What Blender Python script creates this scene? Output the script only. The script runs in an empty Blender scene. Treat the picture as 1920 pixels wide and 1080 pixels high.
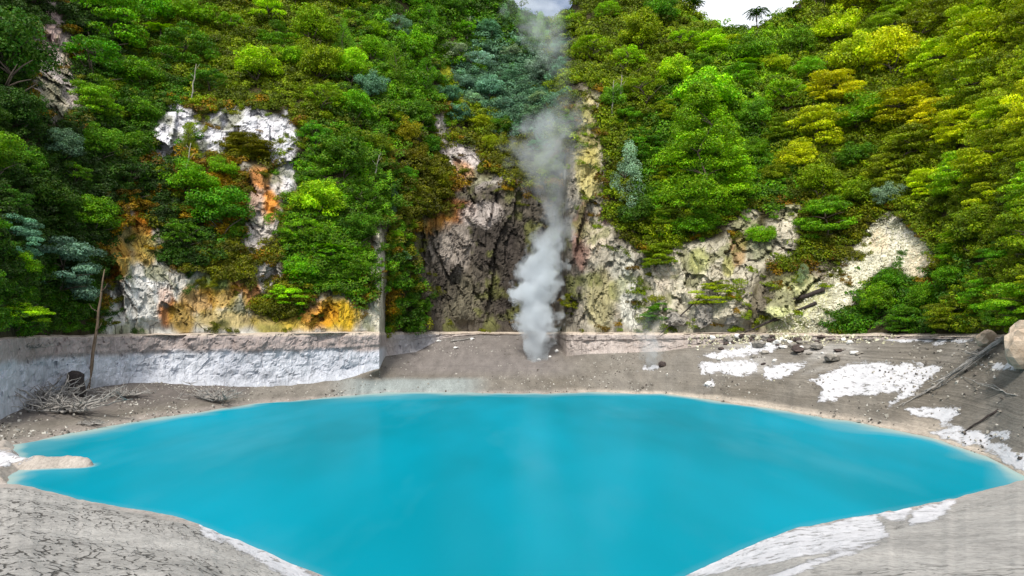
import bpy, bmesh, math, random
import numpy as np
from mathutils import Vector, Matrix, Euler

R = math.radians
random.seed(7)
rng = np.random.default_rng(11)
S = bpy.context.scene
COL = S.collection

# ------------------------------------------------------------------ camera, sky, sun
F = 1250.0                 # focal length in pixels of a 1920 px wide frame
HOR = 620.0                # row of the horizon
CZ = 10.4                  # eye height over the lake
PITCH = math.atan((HOR - 540) / F)
cam_d = bpy.data.cameras.new('camera')
cam_d.sensor_width = 36
cam_d.lens = F / 1920 * 36
cam_d.clip_start = 0.3
cam_d.clip_end = 5000
cam = bpy.data.objects.new('camera', cam_d)
COL.objects.link(cam)
cam.location = (0, 0, CZ)
cam.rotation_euler = (R(90) + PITCH, 0, 0)
S.camera = cam

SUN_EL, SUN_AZ = 52, -38        # azimuth clockwise from +Y (view direction): sun behind the camera's left
W = bpy.data.worlds.new('World')
S.world = W
W.use_nodes = True
wn, wl = W.node_tree.nodes, W.node_tree.links
bg = wn['Background']
sky = wn.new('ShaderNodeTexSky')
sky.sky_type = 'NISHITA'
sky.sun_disc = False
SUNDIR = Vector((-0.16, -0.78, 1.0)).normalized()
sky.sun_elevation = math.asin(SUNDIR.z)
sky.sun_rotation = math.atan2(SUNDIR.x, SUNDIR.y)
sky.air_density = 1.0
sky.dust_density = 1.5
tc = wn.new('ShaderNodeTexCoord')
mp = wn.new('ShaderNodeMapping'); mp.inputs['Scale'].default_value = (1.2, 1.2, 3.0)
nz = wn.new('ShaderNodeTexNoise'); nz.inputs['Scale'].default_value = 2.2
nz.inputs['Detail'].default_value = 7; nz.inputs['Roughness'].default_value = .55
rp = wn.new('ShaderNodeValToRGB')
rp.color_ramp.elements[0].position = .36; rp.color_ramp.elements[1].position = .52
mxs = wn.new('ShaderNodeMixRGB')
wl.new(tc.outputs['Generated'], mp.inputs['Vector']); wl.new(mp.outputs[0], nz.inputs['Vector'])
wl.new(nz.outputs['Fac'], rp.inputs[0]); wl.new(rp.outputs[0], mxs.inputs[0])
wl.new(sky.outputs[0], mxs.inputs[1])
mxs.inputs[2].default_value = (9.6, 9.9, 10.6, 1)      # bright thin cloud
wl.new(mxs.outputs[0], bg.inputs[0])
bg.inputs[1].default_value = 0.085

sd = bpy.data.lights.new('sun', 'SUN')
sd.energy = 3.4
sd.angle = R(12)
sd.color = (1.0, .955, .86)
sun = bpy.data.objects.new('sun', sd)
COL.objects.link(sun)
sun.rotation_euler = SUNDIR.to_track_quat('Z', 'Y').to_euler()

S.view_settings.view_transform = 'Standard'
S.view_settings.look = 'None'
S.view_settings.gamma = 1
S.view_settings.exposure = 0.6
S.cycles.use_denoising = True
S.cycles.max_bounces = 8
S.cycles.diffuse_bounces = 3
S.cycles.transmission_bounces = 3
S.cycles.transparent_max_bounces = 8
S.cycles.volume_bounces = 3
S.cycles.volume_step_rate = 1.0
S.cycles.volume_max_steps = 256

# ------------------------------------------------------------------ noise
_perm = rng.permutation(4096).astype(np.int64)
def _hash(i, j, k, s):
    return _perm[(_perm[(_perm[(i + s * 131) & 4095] + j) & 4095] + k) & 4095] / 4095.0
def vnoise(p, s=0):
    i = np.floor(p).astype(np.int64); f = p - i
    f = f * f * f * (f * (f * 6 - 15) + 10)
    r = 0
    for a in (0, 1):
        for b in (0, 1):
            for c in (0, 1):
                w = (f[:, 0] if a else 1 - f[:, 0]) * (f[:, 1] if b else 1 - f[:, 1]) * (f[:, 2] if c else 1 - f[:, 2])
                r = r + w * _hash(i[:, 0] + a, i[:, 1] + b, i[:, 2] + c, s)
    return r * 2 - 1
def fbm(p, sc, oct=4, s=0, gain=.5):
    p = np.asarray(p, float) / sc
    t, a, n = 0, 1, 0
    for o in range(oct):
        t = t + a * vnoise(p * 2.03 ** o + 17.3 * o, s + o); n += a; a *= gain
    return t / n
def ridged(p, sc, oct=4, s=0):
    p = np.asarray(p, float) / sc
    t, a, n = 0, 1, 0
    for o in range(oct):
        v = 1 - np.abs(vnoise(p * 2.1 ** o + 9.1 * o, s + 20 + o)) * 2.0
        t = t + a * v; n += a; a *= .5
    return t / n
def smooth(a, b, x):
    t = np.clip((x - a) / (b - a), 0, 1)
    return t * t * (3 - 2 * t)

# ------------------------------------------------------------------ terrain profile
# columns of the crater wall seen round the lake: distances in metres along the view
PX    = [-900, -300,  -40,   0,   90,  250,  480,  640,  712,  722,  780,  830,  900,  980, 1040, 1062, 1100, 1240, 1330, 1420, 1600, 1750, 1850, 1920, 2100, 2820]
FARPY = [ 900,  880,  845, 838,  822,  790,  757,  742,  738,  737,  736,  736,  736,  737,  737,  736,  735,  738,  750,  763,  790,  822,  856,  893,  905,  930]
FOOTPY= [ 830,  800,  789, 786,  742,  716,  727,  711,  692,  668,  660,  634,  627,  627,  634,  668,  664,  659,  647,  641,  637,  636,  637,  644,  650,  660]
FOOTY = [  30,   50,   64,  67,   80,   95,  105,  112,  116,  130,  142,  150,  155,  155,  151,  138,  132,  124,  119,  114,  101,   87,   74,   63,   47,   30]
RIMDZ = [ 1.0,  1.0,  0.9, 0.9,  .85,   .7,   .6,   .5,   .5,   .5,   .5,   .5,   .5,   .5,   .6,   .6,   .6,   .6,   .6,   .6,   .6,   .6,   .6,   .7,   .8,  1.0]
D500  = [6, 6, 5, 5, 5, 6, 6, 5, 7, 1, 4, 6, 5, 4, 5, 3, 4, 6, 8, 10, 14, 14, 9, 8, 6, 6]
D350  = [12, 13, 11, 11, 11, 14, 15, 15, 18, 7, 9, 14, 12, 9, 10, 8, 10, 14, 18, 22, 28, 28, 22, 16, 12, 12]
D200  = [20, 24, 20, 20, 20, 25, 27, 30, 34, 22, 24, 30, 32, 28, 26, 16, 20, 26, 30, 36, 43, 43, 36, 27, 20, 20]
D100  = [28, 32, 28, 28, 30, 38, 42, 45, 50, 38, 41, 50, 54, 55, 54, 32, 32, 38, 42, 50, 54, 54, 48, 38, 30, 28]
RIDGEP= [-200, -200, -180, -180, -180, -170, -140, -120, -100, -90, -75, -45, -15, 22, 48, 25, -45, -22, 44, 58, -60, -150, -200, -200, -200, -200]
RIDGED= [50, 60, 62, 62, 66, 74, 80, 78, 80, 66, 68, 72, 70, 72, 72, 62, 66, 62, 54, 56, 84, 94, 90, 76, 60, 50]
NPX   = [-900, -40,   0,   60,  170,  330,  380,  500,  610,  700,  960, 1200, 1280, 1390, 1500, 1640, 1790, 1860, 1920, 2100, 2820]
NPY   = [ 945, 910, 906,  913,  941,  968,  985, 1036, 1082, 1140, 1240, 1125, 1082, 1030,  988,  963,  935,  915,  899,  912,  945]
def ip(px, ys, xs=PX): return np.interp(px, xs, ys)

def ray(px, py):
    u = (px - 960) / F; v = (540 - py) / F
    return u, math.cos(PITCH) - v * math.sin(PITCH), math.sin(PITCH) + v * math.cos(PITCH)
def at(px, py, Y):
    u, yf, zf = ray(px, py)
    k = Y / yf
    return np.stack([u * k, Y + 0 * u, CZ + zf * k], -1)
def at_z(px, py, z):
    u, yf, zf = ray(px, py)
    return at(px, py, (z - CZ) * yf / zf)

def profile(px):
    """key rows (py, Y) from far shore to ridge for an array of columns"""
    px = np.atleast_1d(np.asarray(px, float))
    wob = 3.0 * fbm(np.stack([px, px * 0, px * 0], -1), 60, 3, 5) + 1.6 * fbm(np.stack([px, px * 0, px * 0 + 9], -1), 17, 3, 7)
    far_py = ip(px, FARPY) + wob * .8
    yf_ = ray(px, far_py)
    farY = -CZ * yf_[1] / yf_[2]
    foot_py = ip(px, FOOTPY) + wob * 1.2 * (px < 720)
    footY = ip(px, FOOTY)
    rimY = footY + 1.0
    a = CZ - ip(px, RIMDZ) + .18 * fbm(np.stack([px, px * 0, px * 0 + 5], -1), 30, 4, 15)
    rim_py = HOR + (CZ - a) * F / rimY
    foot_py = np.maximum(foot_py, rim_py + 3)
    ledgeY = rimY + 2.0
    ledge_py = HOR + (CZ - a - .25) * F / ledgeY
    rp_ = ip(px, RIDGEP)
    wr = 9 * fbm(np.stack([px, px * 0 + 3, px * 0], -1), 90, 3, 6)
    rp_ = rp_ + wr
    py = np.stack([far_py, foot_py, rim_py, ledge_py, px * 0 + 500, px * 0 + 350,
                   px * 0 + 200, px * 0 + 115, rp_], 0)
    Y = np.stack([farY, footY, rimY, ledgeY, rimY + ip(px, D500), rimY + ip(px, D350),
                  rimY + ip(px, D200), rimY + ip(px, D100) , rimY + ip(px, RIDGED)], 0)
    Y[8] = np.maximum(Y[8], Y[7] + 2)
    return py, Y

def in_poly(px, py, poly):
    c = np.zeros(px.shape, bool)
    n = len(poly)
    for i in range(n):
        x1, y1 = poly[i]; x2, y2 = poly[(i + 1) % n]
        if y1 == y2: continue
        c ^= ((y1 > py) != (y2 > py)) & (px < (x2 - x1) * (py - y1) / (y2 - y1) + x1)
    return c
def sdf(px, py, poly):
    d = np.full(px.shape, 1e9)
    n = len(poly)
    for i in range(n):
        x1, y1 = poly[i]; x2, y2 = poly[(i + 1) % n]
        ex, ey = x2 - x1, y2 - y1
        t = np.clip(((px - x1) * ex + (py - y1) * ey) / (ex * ex + ey * ey + 1e-9), 0, 1)
        d = np.minimum(d, np.hypot(px - x1 - t * ex, py - y1 - t * ey))
    return np.where(in_poly(px, py, poly), d, -d)

# bare rock faces of the crater wall (outlines by bearing), used both for relief, colour and keeping trees off
ROCKS = {
 'white': [(283,292),(290,240),(325,192),(360,205),(378,235),(430,196),(470,203),(525,218),(540,196),(556,260),(553,300),(547,355),(526,362),(516,318),(505,285),(470,262),(440,246),(420,285),(380,292),(372,262),(352,250),(335,290),(300,298)],
 'column': [(455,306),(500,312),(522,335),(528,395),(515,440),(490,472),(455,482),(462,400),(470,350)],
 'lowleft': [(206,455),(232,425),(262,392),(278,396),(296,440),(305,500),(350,520),(402,520),(435,520),(468,545),(478,590),(540,600),(600,560),(650,560),(712,590),(716,632),(190,640),(196,560),(205,510)],
 'midleft': [(480,500),(520,490),(535,515),(500,545),(470,560)],
 'corner': [(702,440),(716,430),(719,480),(718,632),(700,632)],
 'centre': [(785,420),(830,395),(850,360),(890,330),(940,330),(975,360),(1065,380),(1065,640),(790,625),(795,560),(780,500)],
 'upcentre': [(812,215),(832,225),(840,270),(880,270),(905,300),(893,340),(860,330),(825,290)],
 'headland': [(1092,160),(1125,180),(1116,250),(1140,300),(1128,360),(1150,420),(1160,450),(1205,470),(1212,540),(1210,632),(1055,632),(1062,420),(1066,330),(1080,240)],
 'tan': [(1208,500),(1262,470),(1300,455),(1340,452),(1370,420),(1398,392),(1420,390),(1425,420),(1452,392),(1503,375),(1497,430),(1488,480),(1440,500),(1410,540),(1400,590),(1480,632),(1205,632)],
 'scree': [(1635,425),(1665,398),(1700,420),(1742,465),(1757,500),(1740,525),(1705,522),(1672,490),(1642,512),(1596,570),(1556,632),(1432,632),(1490,580),(1555,515),(1608,462)],
 'logs': [(1425,535),(1480,515),(1560,500),(1540,560),(1480,632),(1400,632)],
 'topleft': [(70,60),(95,0),(110,0),(118,60),(140,150),(150,205),(100,225),(60,200),(62,120)],
}
def rockness(px, py):
    m = np.full(px.shape, -1e9)
    for k, pl in ROCKS.items():
        xs = [q[0] for q in pl]; ys = [q[1] for q in pl]
        b = (px > min(xs) - 40) & (px < max(xs) + 40) & (py > min(ys) - 40) & (py < max(ys) + 40)
        if b.any():
            m[b] = np.maximum(m[b], sdf(px[b], py[b], pl))
    return m

def fracture(P, sc, s=0, tilt=.35):
    """angular blocks: every cell of a 3D Voronoi pattern is set in or out and tilted"""
    p = P / sc
    i0 = np.floor(p).astype(np.int64)
    best = np.full(len(p), 1e9); bid = np.zeros((len(p), 3), np.int64); bd = np.zeros((len(p), 3))
    for a in (-1, 0, 1):
        for b in (-1, 0, 1):
            for c in (-1, 0, 1):
                c0 = i0 + np.array([a, b, c])
                o = np.stack([_hash(c0[:, 0], c0[:, 1], c0[:, 2], s + q) for q in (1, 2, 3)], -1)
                dv = p - (c0 + o); d = (dv ** 2).sum(1); m = d < best
                best = np.where(m, d, best); bid[m] = c0[m]; bd[m] = dv[m]
    h = [_hash(bid[:, 0], bid[:, 1], bid[:, 2], s + q) - .5 for q in (5, 6, 7, 8)]
    return h[0] + 2 * tilt * (h[1] * bd[:, 0] + h[2] * bd[:, 1] + h[3] * bd[:, 2]) * 2

def disp(P, px, py, hill):
    """relief along the line of sight in metres; hill: 0 on mud, 1 on the wall and slopes"""
    Q = P.copy(); Q[:, 2] = Q[:, 2] * .55 + Q[:, 0] * .25
    rk = smooth(-15, 12, rockness(px, py))
    big = 3.2 * fbm(P * np.array([1, .3, .6]), 22, 3, 3)
    rock = -1.9 * ridged(Q, 9.5, 5, 1) - .8 * np.abs(fbm(Q, 2.6, 4, 8)) * 2
    # blocky facets
    blk = 0
    if len(P) > 50:
        rk = rk * (1 - .85 * smooth(-6, 8, sdf(px, py, ROCKS['scree'])))
        blk = np.zeros(len(P)); b = rk > 0
        if b.any():
            Qb = Q[b] + .8 * np.stack([fbm(Q[b], 3, 2, 70), fbm(Q[b], 3, 2, 71), fbm(Q[b], 3, 2, 72)], -1)
            blk[b] = 2.6 * fracture(Qb * np.array([1, 1, .6]), 5.5, 11) + 1.25 * fracture(Qb * np.array([1, 1, .7]), 2.1, 31) + .5 * fracture(Qb, .95, 51)
    up = smooth(618, 590, py)
    return hill * (big * up + rock * (.35 + .65 * rk) * (.25 + .75 * up) + blk * rk * up)

def surf(px, py, raw=False):
    px = np.atleast_1d(np.asarray(px, float)); py = np.atleast_1d(np.asarray(py, float))
    kp, kY = profile(px)
    Y = np.empty(px.shape)
    for i in range(len(px)):
        Y[i] = np.interp(-py[i], -kp[:, i], kY[:, i])
    P = at(px, py, Y)
    hill = smooth(kp[1] + 1, kp[1] - 6, py)
    d = disp(P, px, py, hill)
    return at(px, py, Y + d)
GQ = {}
def surf1(px, py):
    if 'P' in GQ:
        d = (GQ['x'] - px) ** 2 + (GQ['y'] - py) ** 2
        i = int(d.argmin())
        if d[i] < 16: return Vector(GQ['P'][i])
    return Vector(surf([px], [py])[0])

# ------------------------------------------------------------------ helpers
def mesh_np(name, V, Fq, smooth_=True):
    me = bpy.data.meshes.new(name)
    Fq = np.asarray(Fq, np.int32)
    n = Fq.shape[1]
    me.vertices.add(len(V)); me.vertices.foreach_set('co', np.asarray(V, np.float32).ravel())
    me.loops.add(Fq.size); me.loops.foreach_set('vertex_index', Fq.ravel())
    me.polygons.add(len(Fq)); me.polygons.foreach_set('loop_start', np.arange(len(Fq), dtype=np.int32) * n)
    me.polygons.foreach_set('use_smooth', np.full(len(Fq), smooth_, bool))
    me.update(calc_edges=True)
    me.validate()
    return me
def add_attr(me, name, typ, dom, data):
    a = me.attributes.new(name, typ, dom)
    key = {'FLOAT': 'value', 'FLOAT_COLOR': 'color', 'INT': 'value', 'FLOAT_VECTOR': 'vector'}[typ]
    a.data.foreach_set(key, np.asarray(data, np.float32 if typ != 'INT' else np.int32).ravel())
def link(name, me, mat=None, parent=None):
    o = bpy.data.objects.new(name, me)
    COL.objects.link(o)
    if mat: me.materials.append(mat)
    if parent: o.parent = parent
    return o
def tag(o, label=None, cat=None, group=None, kind=None):
    for k, v in (('label', label), ('category', cat), ('group', group), ('kind', kind)):
        if v: o[k] = v
    return o

class NT:
    """small node helper"""
    def __init__(s, name):
        s.m = bpy.data.materials.new(name); s.m.use_nodes = True
        s.t = s.m.node_tree; s.n = s.t.nodes; s.n.clear()
        s.out = s.n.new('ShaderNodeOutputMaterial')
    def new(s, typ, **kw):
        n = s.n.new('ShaderNode' + typ)
        for k, v in kw.items(): setattr(n, k, v)
        return n
    def put(s, sock, v):
        if v is None: return
        if hasattr(v, 'is_linked') or isinstance(v, bpy.types.NodeSocket): s.t.links.new(v, sock)
        else: sock.default_value = v
    def math(s, op, a, b=None, c=None, clamp=False):
        n = s.new('Math', operation=op); n.use_clamp = clamp
        s.put(n.inputs[0], a); s.put(n.inputs[1], b); s.put(n.inputs[2], c)
        return n.outputs[0]
    def mix(s, fac, a, b, mode='MIX'):
        n = s.new('MixRGB', blend_type=mode)
        s.put(n.inputs[0], fac); s.put(n.inputs[1], a); s.put(n.inputs[2], b)
        return n.outputs[0]
    def noise(s, vec, scale, detail=5, rough=.55, dist=0):
        n = s.new('TexNoise'); s.put(n.inputs['Vector'], vec)
        n.inputs['Scale'].default_value = scale; n.inputs['Detail'].default_value = detail
        n.inputs['Roughness'].default_value = rough; n.inputs['Distortion'].default_value = dist
        return n.outputs['Fac']
    def ramp(s, fac, stops):
        n = s.new('ValToRGB'); s.put(n.inputs[0], fac)
        e = n.color_ramp.elements
        while len(e) < len(stops): e.new(.5)
        for q, (p, c) in zip(e, stops):
            q.position = p; q.color = (c, c, c, 1) if isinstance(c, (int, float)) else (*c, 1)
        return n.outputs[0]
    def rng(s, v, a, b, c=0, d=1):
        n = s.new('MapRange'); s.put(n.inputs[0], v)
        for i, q in enumerate((a, b, c, d)): n.inputs[i + 1].default_value = q
        return n.outputs[0]
    def mapv(s, vec, scale=(1, 1, 1), rot=(0, 0, 0)):
        n = s.new('Mapping'); s.put(n.inputs['Vector'], vec)
        n.inputs['Scale'].default_value = scale; n.inputs['Rotation'].default_value = rot
        return n.outputs[0]
    def bump(s, h, strength, dist, normal=None):
        n = s.new('Bump'); n.inputs['Strength'].default_value = strength; n.inputs['Distance'].default_value = dist
        s.put(n.inputs['Height'], h); s.put(n.inputs['Normal'], normal)
        return n.outputs[0]
    def attr(s, name, typ='GEOMETRY'):
        n = s.new('Attribute', attribute_name=name, attribute_type=typ); return n
    def bsdf(s, col, rough=.9, normal=None, spec=.3):
        n = s.new('BsdfPrincipled')
        s.put(n.inputs['Base Color'], col); s.put(n.inputs['Roughness'], rough)
        s.put(n.inputs['Normal'], normal); n.inputs['Specular IOR Level'].default_value = spec
        return n
    def done(s, sh, vol=False):
        s.t.links.new(sh, s.out.inputs['Volume' if vol else 'Surface']); return s.m

# ------------------------------------------------------------------ materials
def mat_ground():
    t = NT('shore_mud')
    geo = t.new('NewGeometry'); pos = geo.outputs['Position']
    col = t.attr('col').outputs['Color']
    wh = t.attr('white').outputs['Fac']; ck = t.attr('crack').outputs['Fac']
    n1 = t.noise(t.mapv(pos, (1, .24, 1)), .6, 8, .65)
    sp = t.new('SeparateXYZ'); t.put(sp.inputs[0], pos)
    # fine strata that follow the old water levels
    wz = t.math('ADD', t.math('MULTIPLY', sp.outputs[2], 1.0), t.math('MULTIPLY', t.noise(pos, .12, 3), .8))
    cz = t.new('CombineXYZ'); t.put(cz.inputs[2], wz)
    strata = t.noise(cz.outputs[0], 3.6, 6, .8)
    c = t.mix(1, col, t.ramp(n1, [(.3, .72), (.7, 1.22)]), 'MULTIPLY')
    c = t.mix(t.attr('strata').outputs['Fac'], c, t.mix(1, c, t.ramp(strata, [(.36, .52), (.5, 1.0), (.64, 1.32)]), 'MULTIPLY'))
    # drying cracks
    v = t.new('TexVoronoi', feature='DISTANCE_TO_EDGE'); v.inputs['Scale'].default_value = 3.0
    wp = t.new('MixRGB', blend_type='ADD'); wp.inputs[0].default_value = .55
    nv = t.new('TexNoise'); nv.inputs['Scale'].default_value = 1.1; t.put(nv.inputs['Vector'], pos)
    t.put(wp.inputs[1], t.mapv(t.mapv(pos, (1, 1, 1), (0, 0, -.52)), (1.0, .26, 1))); t.put(wp.inputs[2], nv.outputs['Color'])
    t.put(v.inputs['Vector'], wp.outputs[0])
    gap = t.ramp(t.math('SUBTRACT', v.outputs['Distance'], t.math('MULTIPLY', t.math('SUBTRACT', t.noise(pos, 1.3, 3), .5), .22)), [(.0, 0), (.035, 0), (.085, 1)])
    gate = t.ramp(t.noise(t.mapv(t.mapv(pos, (1, 1, 1), (0, 0, -.52)), (1, .26, 1)), 2.6, 3, .6), [(.47, 1), (.53, 0)])
    gap = t.mix(gate, gap, (1, 1, 1, 1))
    gap_m = t.mix(ck, (1, 1, 1, 1), gap)
    c = t.mix(1, c, t.mix(gap_m, (.24, .23, .22, 1), (1, 1, 1, 1)), 'MULTIPLY')
    # pebbly speckle
    sk = t.ramp(t.noise(t.mapv(pos, (1, .24, 1)), 7, 3, .7), [(.40, .70), (.52, 1.0), (.66, 1.14)])
    c = t.mix(.65, c, t.mix(1, c, sk, 'MULTIPLY'))
    # white silica crust, ragged edged
    e = t.math('ADD', wh, t.math('MULTIPLY', t.math('SUBTRACT', t.noise(t.mapv(pos, (1, .40, 1), (0, 0, .5)), .8, 9, .75), .5), 95))
    wm = t.ramp(t.math('DIVIDE', e, 9.0), [(.0, 0), (.35, .75), (.9, 1)])
    holes = t.ramp(t.noise(t.mapv(pos, (1, .35, 1), (0, 0, .5)), 1.7, 8, .75), [(.36, .15), (.44, 1)])
    wm = t.mix(1, wm, holes, 'MULTIPLY')
    wc = t.mix(t.noise(pos, 1.1, 6, .7), (.40, .39, .41, 1), (.66, .66, .69, 1))
    c = t.mix(wm, c, wc)
    h = t.math('ADD', t.math('MULTIPLY', t.noise(t.mapv(pos, (1, .24, 1)), 1.6, 8, .7), .5), t.math('MULTIPLY', gap_m, .35))
    h = t.math('ADD', h, t.math('MULTIPLY', wm, .3))
    h = t.math('ADD', h, t.math('MULTIPLY', t.math('MULTIPLY', strata, t.attr('strata').outputs['Fac']), .25))
    nm = t.bump(h, .8, .35)
    return t.done(t.bsdf(c, .85, nm, .25).outputs[0])

def mat_rock(name, crackscale=1.0, soft=0.0):
    t = NT(name)
    geo = t.new('NewGeometry'); pos = geo.outputs['Position']
    col = t.attr('col').outputs['Color']
    pv = t.mapv(pos, (1, 1, .38), (0, .35, 0))
    n1 = t.noise(pv, .55, 10, .68)
    n2 = t.noise(pv, 2.4, 6, .7, .4)
    st = t.ramp(n1, [(.28, .45), (.45, .9), (.62, 1.3)])
    c = t.mix(1 - soft, col, t.mix(1, col, st, 'MULTIPLY'))
    c = t.mix(.7 - soft * .45, c, t.mix(1, c, t.ramp(n2, [(.33, .50), (.5, 1.0), (.7, 1.25)]), 'MULTIPLY'))
    v = t.new('TexVoronoi', feature='DISTANCE_TO_EDGE'); v.inputs['Scale'].default_value = .42 * crackscale
    a = t.new('MixRGB', blend_type='ADD'); a.inputs[0].default_value = 1.6
    nv = t.new('TexNoise'); nv.inputs['Scale'].default_value = .5; nv.inputs['Detail'].default_value = 5; t.put(nv.inputs['Vector'], pos)
    t.put(a.inputs[1], pv); t.put(a.inputs[2], nv.outputs['Color']); t.put(v.inputs['Vector'], a.outputs[0])
    ckm = t.ramp(v.outputs['Distance'], [(0, 0), (.035, 1)])
    nk = t.ramp(t.noise(pos, .25, 3), [(.45, 0), (.6, 1)])
    ckm = t.mix(nk, (1, 1, 1, 1), ckm)
    cd_ = .42 + .3 * (soft > 0)
    c = t.mix(1, c, t.mix(ckm, (cd_, cd_ - .02, cd_ - .02, 1), (1, 1, 1, 1)), 'MULTIPLY')
    h = t.math('ADD', t.math('MULTIPLY', n1, 1.0), t.math('MULTIPLY', n2, .35))
    h = t.math('ADD', h, t.math('MULTIPLY', ckm, .35 if soft == 0 else .08))
    nm = t.bump(h, .9, .9)
    return t.done(t.bsdf(c, .9, nm, .2).outputs[0])

def mat_water():
    t = NT('turquoise_water')
    geo = t.new('NewGeometry'); pos = geo.outputs['Position']
    sh = t.attr('shallow').outputs['Fac']
    n = t.noise(t.mapv(pos, (1, .35, 1)), .06, 3, .55)
    deep = t.mix(t.ramp(n, [(.3, 0), (.7, 1)]), (.0, .158, .212, 1), (.0, .235, .335, 1))
    milk = t.ramp(t.noise(t.mapv(pos, (1, .3, 1)), .09, 4, .6), [(.52, 0), (.8, .22)])
    deep = t.mix(milk, deep, (.10, .30, .38, 1))
    sh2 = t.math('ADD', sh, t.math('MULTIPLY', t.math('SUBTRACT', t.noise(pos, .22, 4, .6), .5), t.math('MULTIPLY', sh, .7)), clamp=True)
    c = t.mix(t.ramp(sh2, [(.05, 0), (.45, .22), (.85, 1)]), deep, (.25, .34, .33, 1))
    h = t.noise(t.mapv(pos, (1, 2.0, 1)), 2.6, 5, .65)
    d = t.new('BsdfDiffuse'); t.put(d.inputs[0], c)
    g = t.new('BsdfGlossy'); g.inputs['Roughness'].default_value = .22; t.put(g.inputs['Normal'], t.bump(h, .10, .05))
    m = t.new('MixShader'); m.inputs[0].default_value = .075
    t.t.links.new(d.outputs[0], m.inputs[1]); t.t.links.new(g.outputs[0], m.inputs[2])
    return t.done(m.outputs[0])

def leaf_bsdf(t, c):
    d = t.new('BsdfPrincipled'); t.put(d.inputs['Base Color'], c)
    d.inputs['Roughness'].default_value = .55; d.inputs['Specular IOR Level'].default_value = .25
    tr = t.new('BsdfTranslucent'); t.put(tr.inputs[0], t.mix(1, c, (1.1, 1.15, .6, 1), 'MULTIPLY'))
    m = t.new('MixShader'); m.inputs[0].default_value = .26
    t.t.links.new(d.outputs[0], m.inputs[1]); t.t.links.new(tr.outputs[0], m.inputs[2])
    return t.done(m.outputs[0])
def mat_leaf(name, source):
    t = NT(name)
    if source == 'object':
        oi = t.new('ObjectInfo'); base = oi.outputs['Color']
    else:
        base = t.attr('tint', 'INSTANCER').outputs['Color']
    v = t.attr('v').outputs['Fac']; w = t.attr('w').outputs['Fac']
    c = t.mix(1, base, t.ramp(v, [(0, .52), (.5, 1.0), (1, 1.55)]), 'MULTIPLY')
    hs = t.new('HueSaturation'); t.put(hs.inputs['Color'], c)
    t.put(hs.inputs['Hue'], t.rng(w, 0, 1, .475, .525)); hs.inputs['Saturation'].default_value = 1.05
    return leaf_bsdf(t, hs.outputs[0])

def mat_bark(name, a, b, scale=3):
    t = NT(name)
    tc_ = t.new('TexCoord')
    n = t.noise(t.mapv(tc_.outputs['Object'], (1, 1, .25)), scale, 7, .7)
    c = t.mix(t.ramp(n, [(.3, 0), (.7, 1)]), (*a, 1), (*b, 1))
    return t.done(t.bsdf(c, .9, t.bump(n, .6, .1), .2).outputs[0])
def mat_stone(name, a, b, scale=1.2):
    t = NT(name)
    geo = t.new('NewGeometry')
    n = t.noise(geo.outputs['Position'], scale, 9, .7)
    c = t.mix(t.ramp(n, [(.32, 0), (.66, 1)]), (*a, 1), (*b, 1))
    return t.done(t.bsdf(c, .9, t.bump(n, .8, .3), .2).outputs[0])

M_ground = mat_ground()
M_rock = mat_rock('crater_rock')
M_wall = mat_rock('silica_wall', .8, .6)
M_water = mat_water()
M_leaf = mat_leaf('tree_leaves', 'object')
M_under = mat_leaf('undergrowth_leaves', 'instancer')
M_bark = mat_bark('bark', (.035, .025, .018), (.14, .11, .085))
M_pale = mat_bark('pale_bark', (.20, .18, .14), (.42, .40, .34), 6)
M_drift = mat_bark('bleached_wood', (.13, .12, .11), (.38, .36, .34), 5)
M_brownwood = mat_bark('brown_dead_wood', (.06, .045, .03), (.24, .17, .12), 4)
M_darkwood = mat_bark('dark_wet_wood', (.012, .010, .010), (.07, .055, .05), 4)
M_stone_grey = mat_stone('grey_stone', (.10, .09, .08), (.36, .33, .29))
M_stone_dark = mat_stone('dark_stone', (.025, .02, .02), (.12, .09, .08), 2)
M_stone_white = mat_stone('white_stone', (.55, .54, .52), (.82, .81, .79), 2)
M_stone_tan = mat_stone('tan_stone', (.27, .20, .14), (.52, .43, .34), .8)

# ------------------------------------------------------------------ terrain mesh
cols = np.concatenate([np.linspace(-900, -75, 40), np.arange(-60, 1981, 3.0), np.linspace(2000, 2820, 36)])
NC = len(cols)
kp, kY = profile(cols)

def rows_between(a, b, n, last=False):
    t = np.linspace(0, 1, n + 1)[: None if last else -1]
    return [(a, b, x) for x in t]

BUMP_C = None
# lake bed + near bank
near_py = ip(cols, NPY, NPX) + 2.0 * fbm(np.stack([cols, cols * 0, cols * 0 + 2], -1), 16, 3, 19) + 2.5 * fbm(np.stack([cols, cols * 0, cols * 0 + 7], -1), 45, 3, 9)
nearY = at_z(cols, near_py, 0)[:, 1]
def shore_bumps(P, raw=False):
    """low mud spit that runs out from the left shore"""
    ax, ay, bx, by = -52.0, 51.0, -33.0, 52.3
    ex, ey = bx - ax, by - ay
    L = math.hypot(ex, ey)
    t = np.clip(((P[:, 0] - ax) * ex + (P[:, 1] - ay) * ey) / L ** 2, 0, 1)
    d = np.hypot(P[:, 0] - ax - t * ex, P[:, 1] - ay - t * ey)
    wdt = 3.3 * (1 - t * .75) + .5 * fbm(P, 2.5, 3, 2)
    q = 1 - (d / wdt) ** 2
    q2 = (-P[:, 0] - .735 * P[:, 1] + 1.2 * fbm(P, 4, 3, 6)) * .8
    if raw: return np.maximum(q, q2)
    return np.maximum((1.25 - .7 * t) * (1 + .7 * fbm(P, 1.8, 4, 12)) * np.clip(q, -3, 1), np.clip(q2, -3, .6))

grid_g = []; pix_g = []
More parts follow.
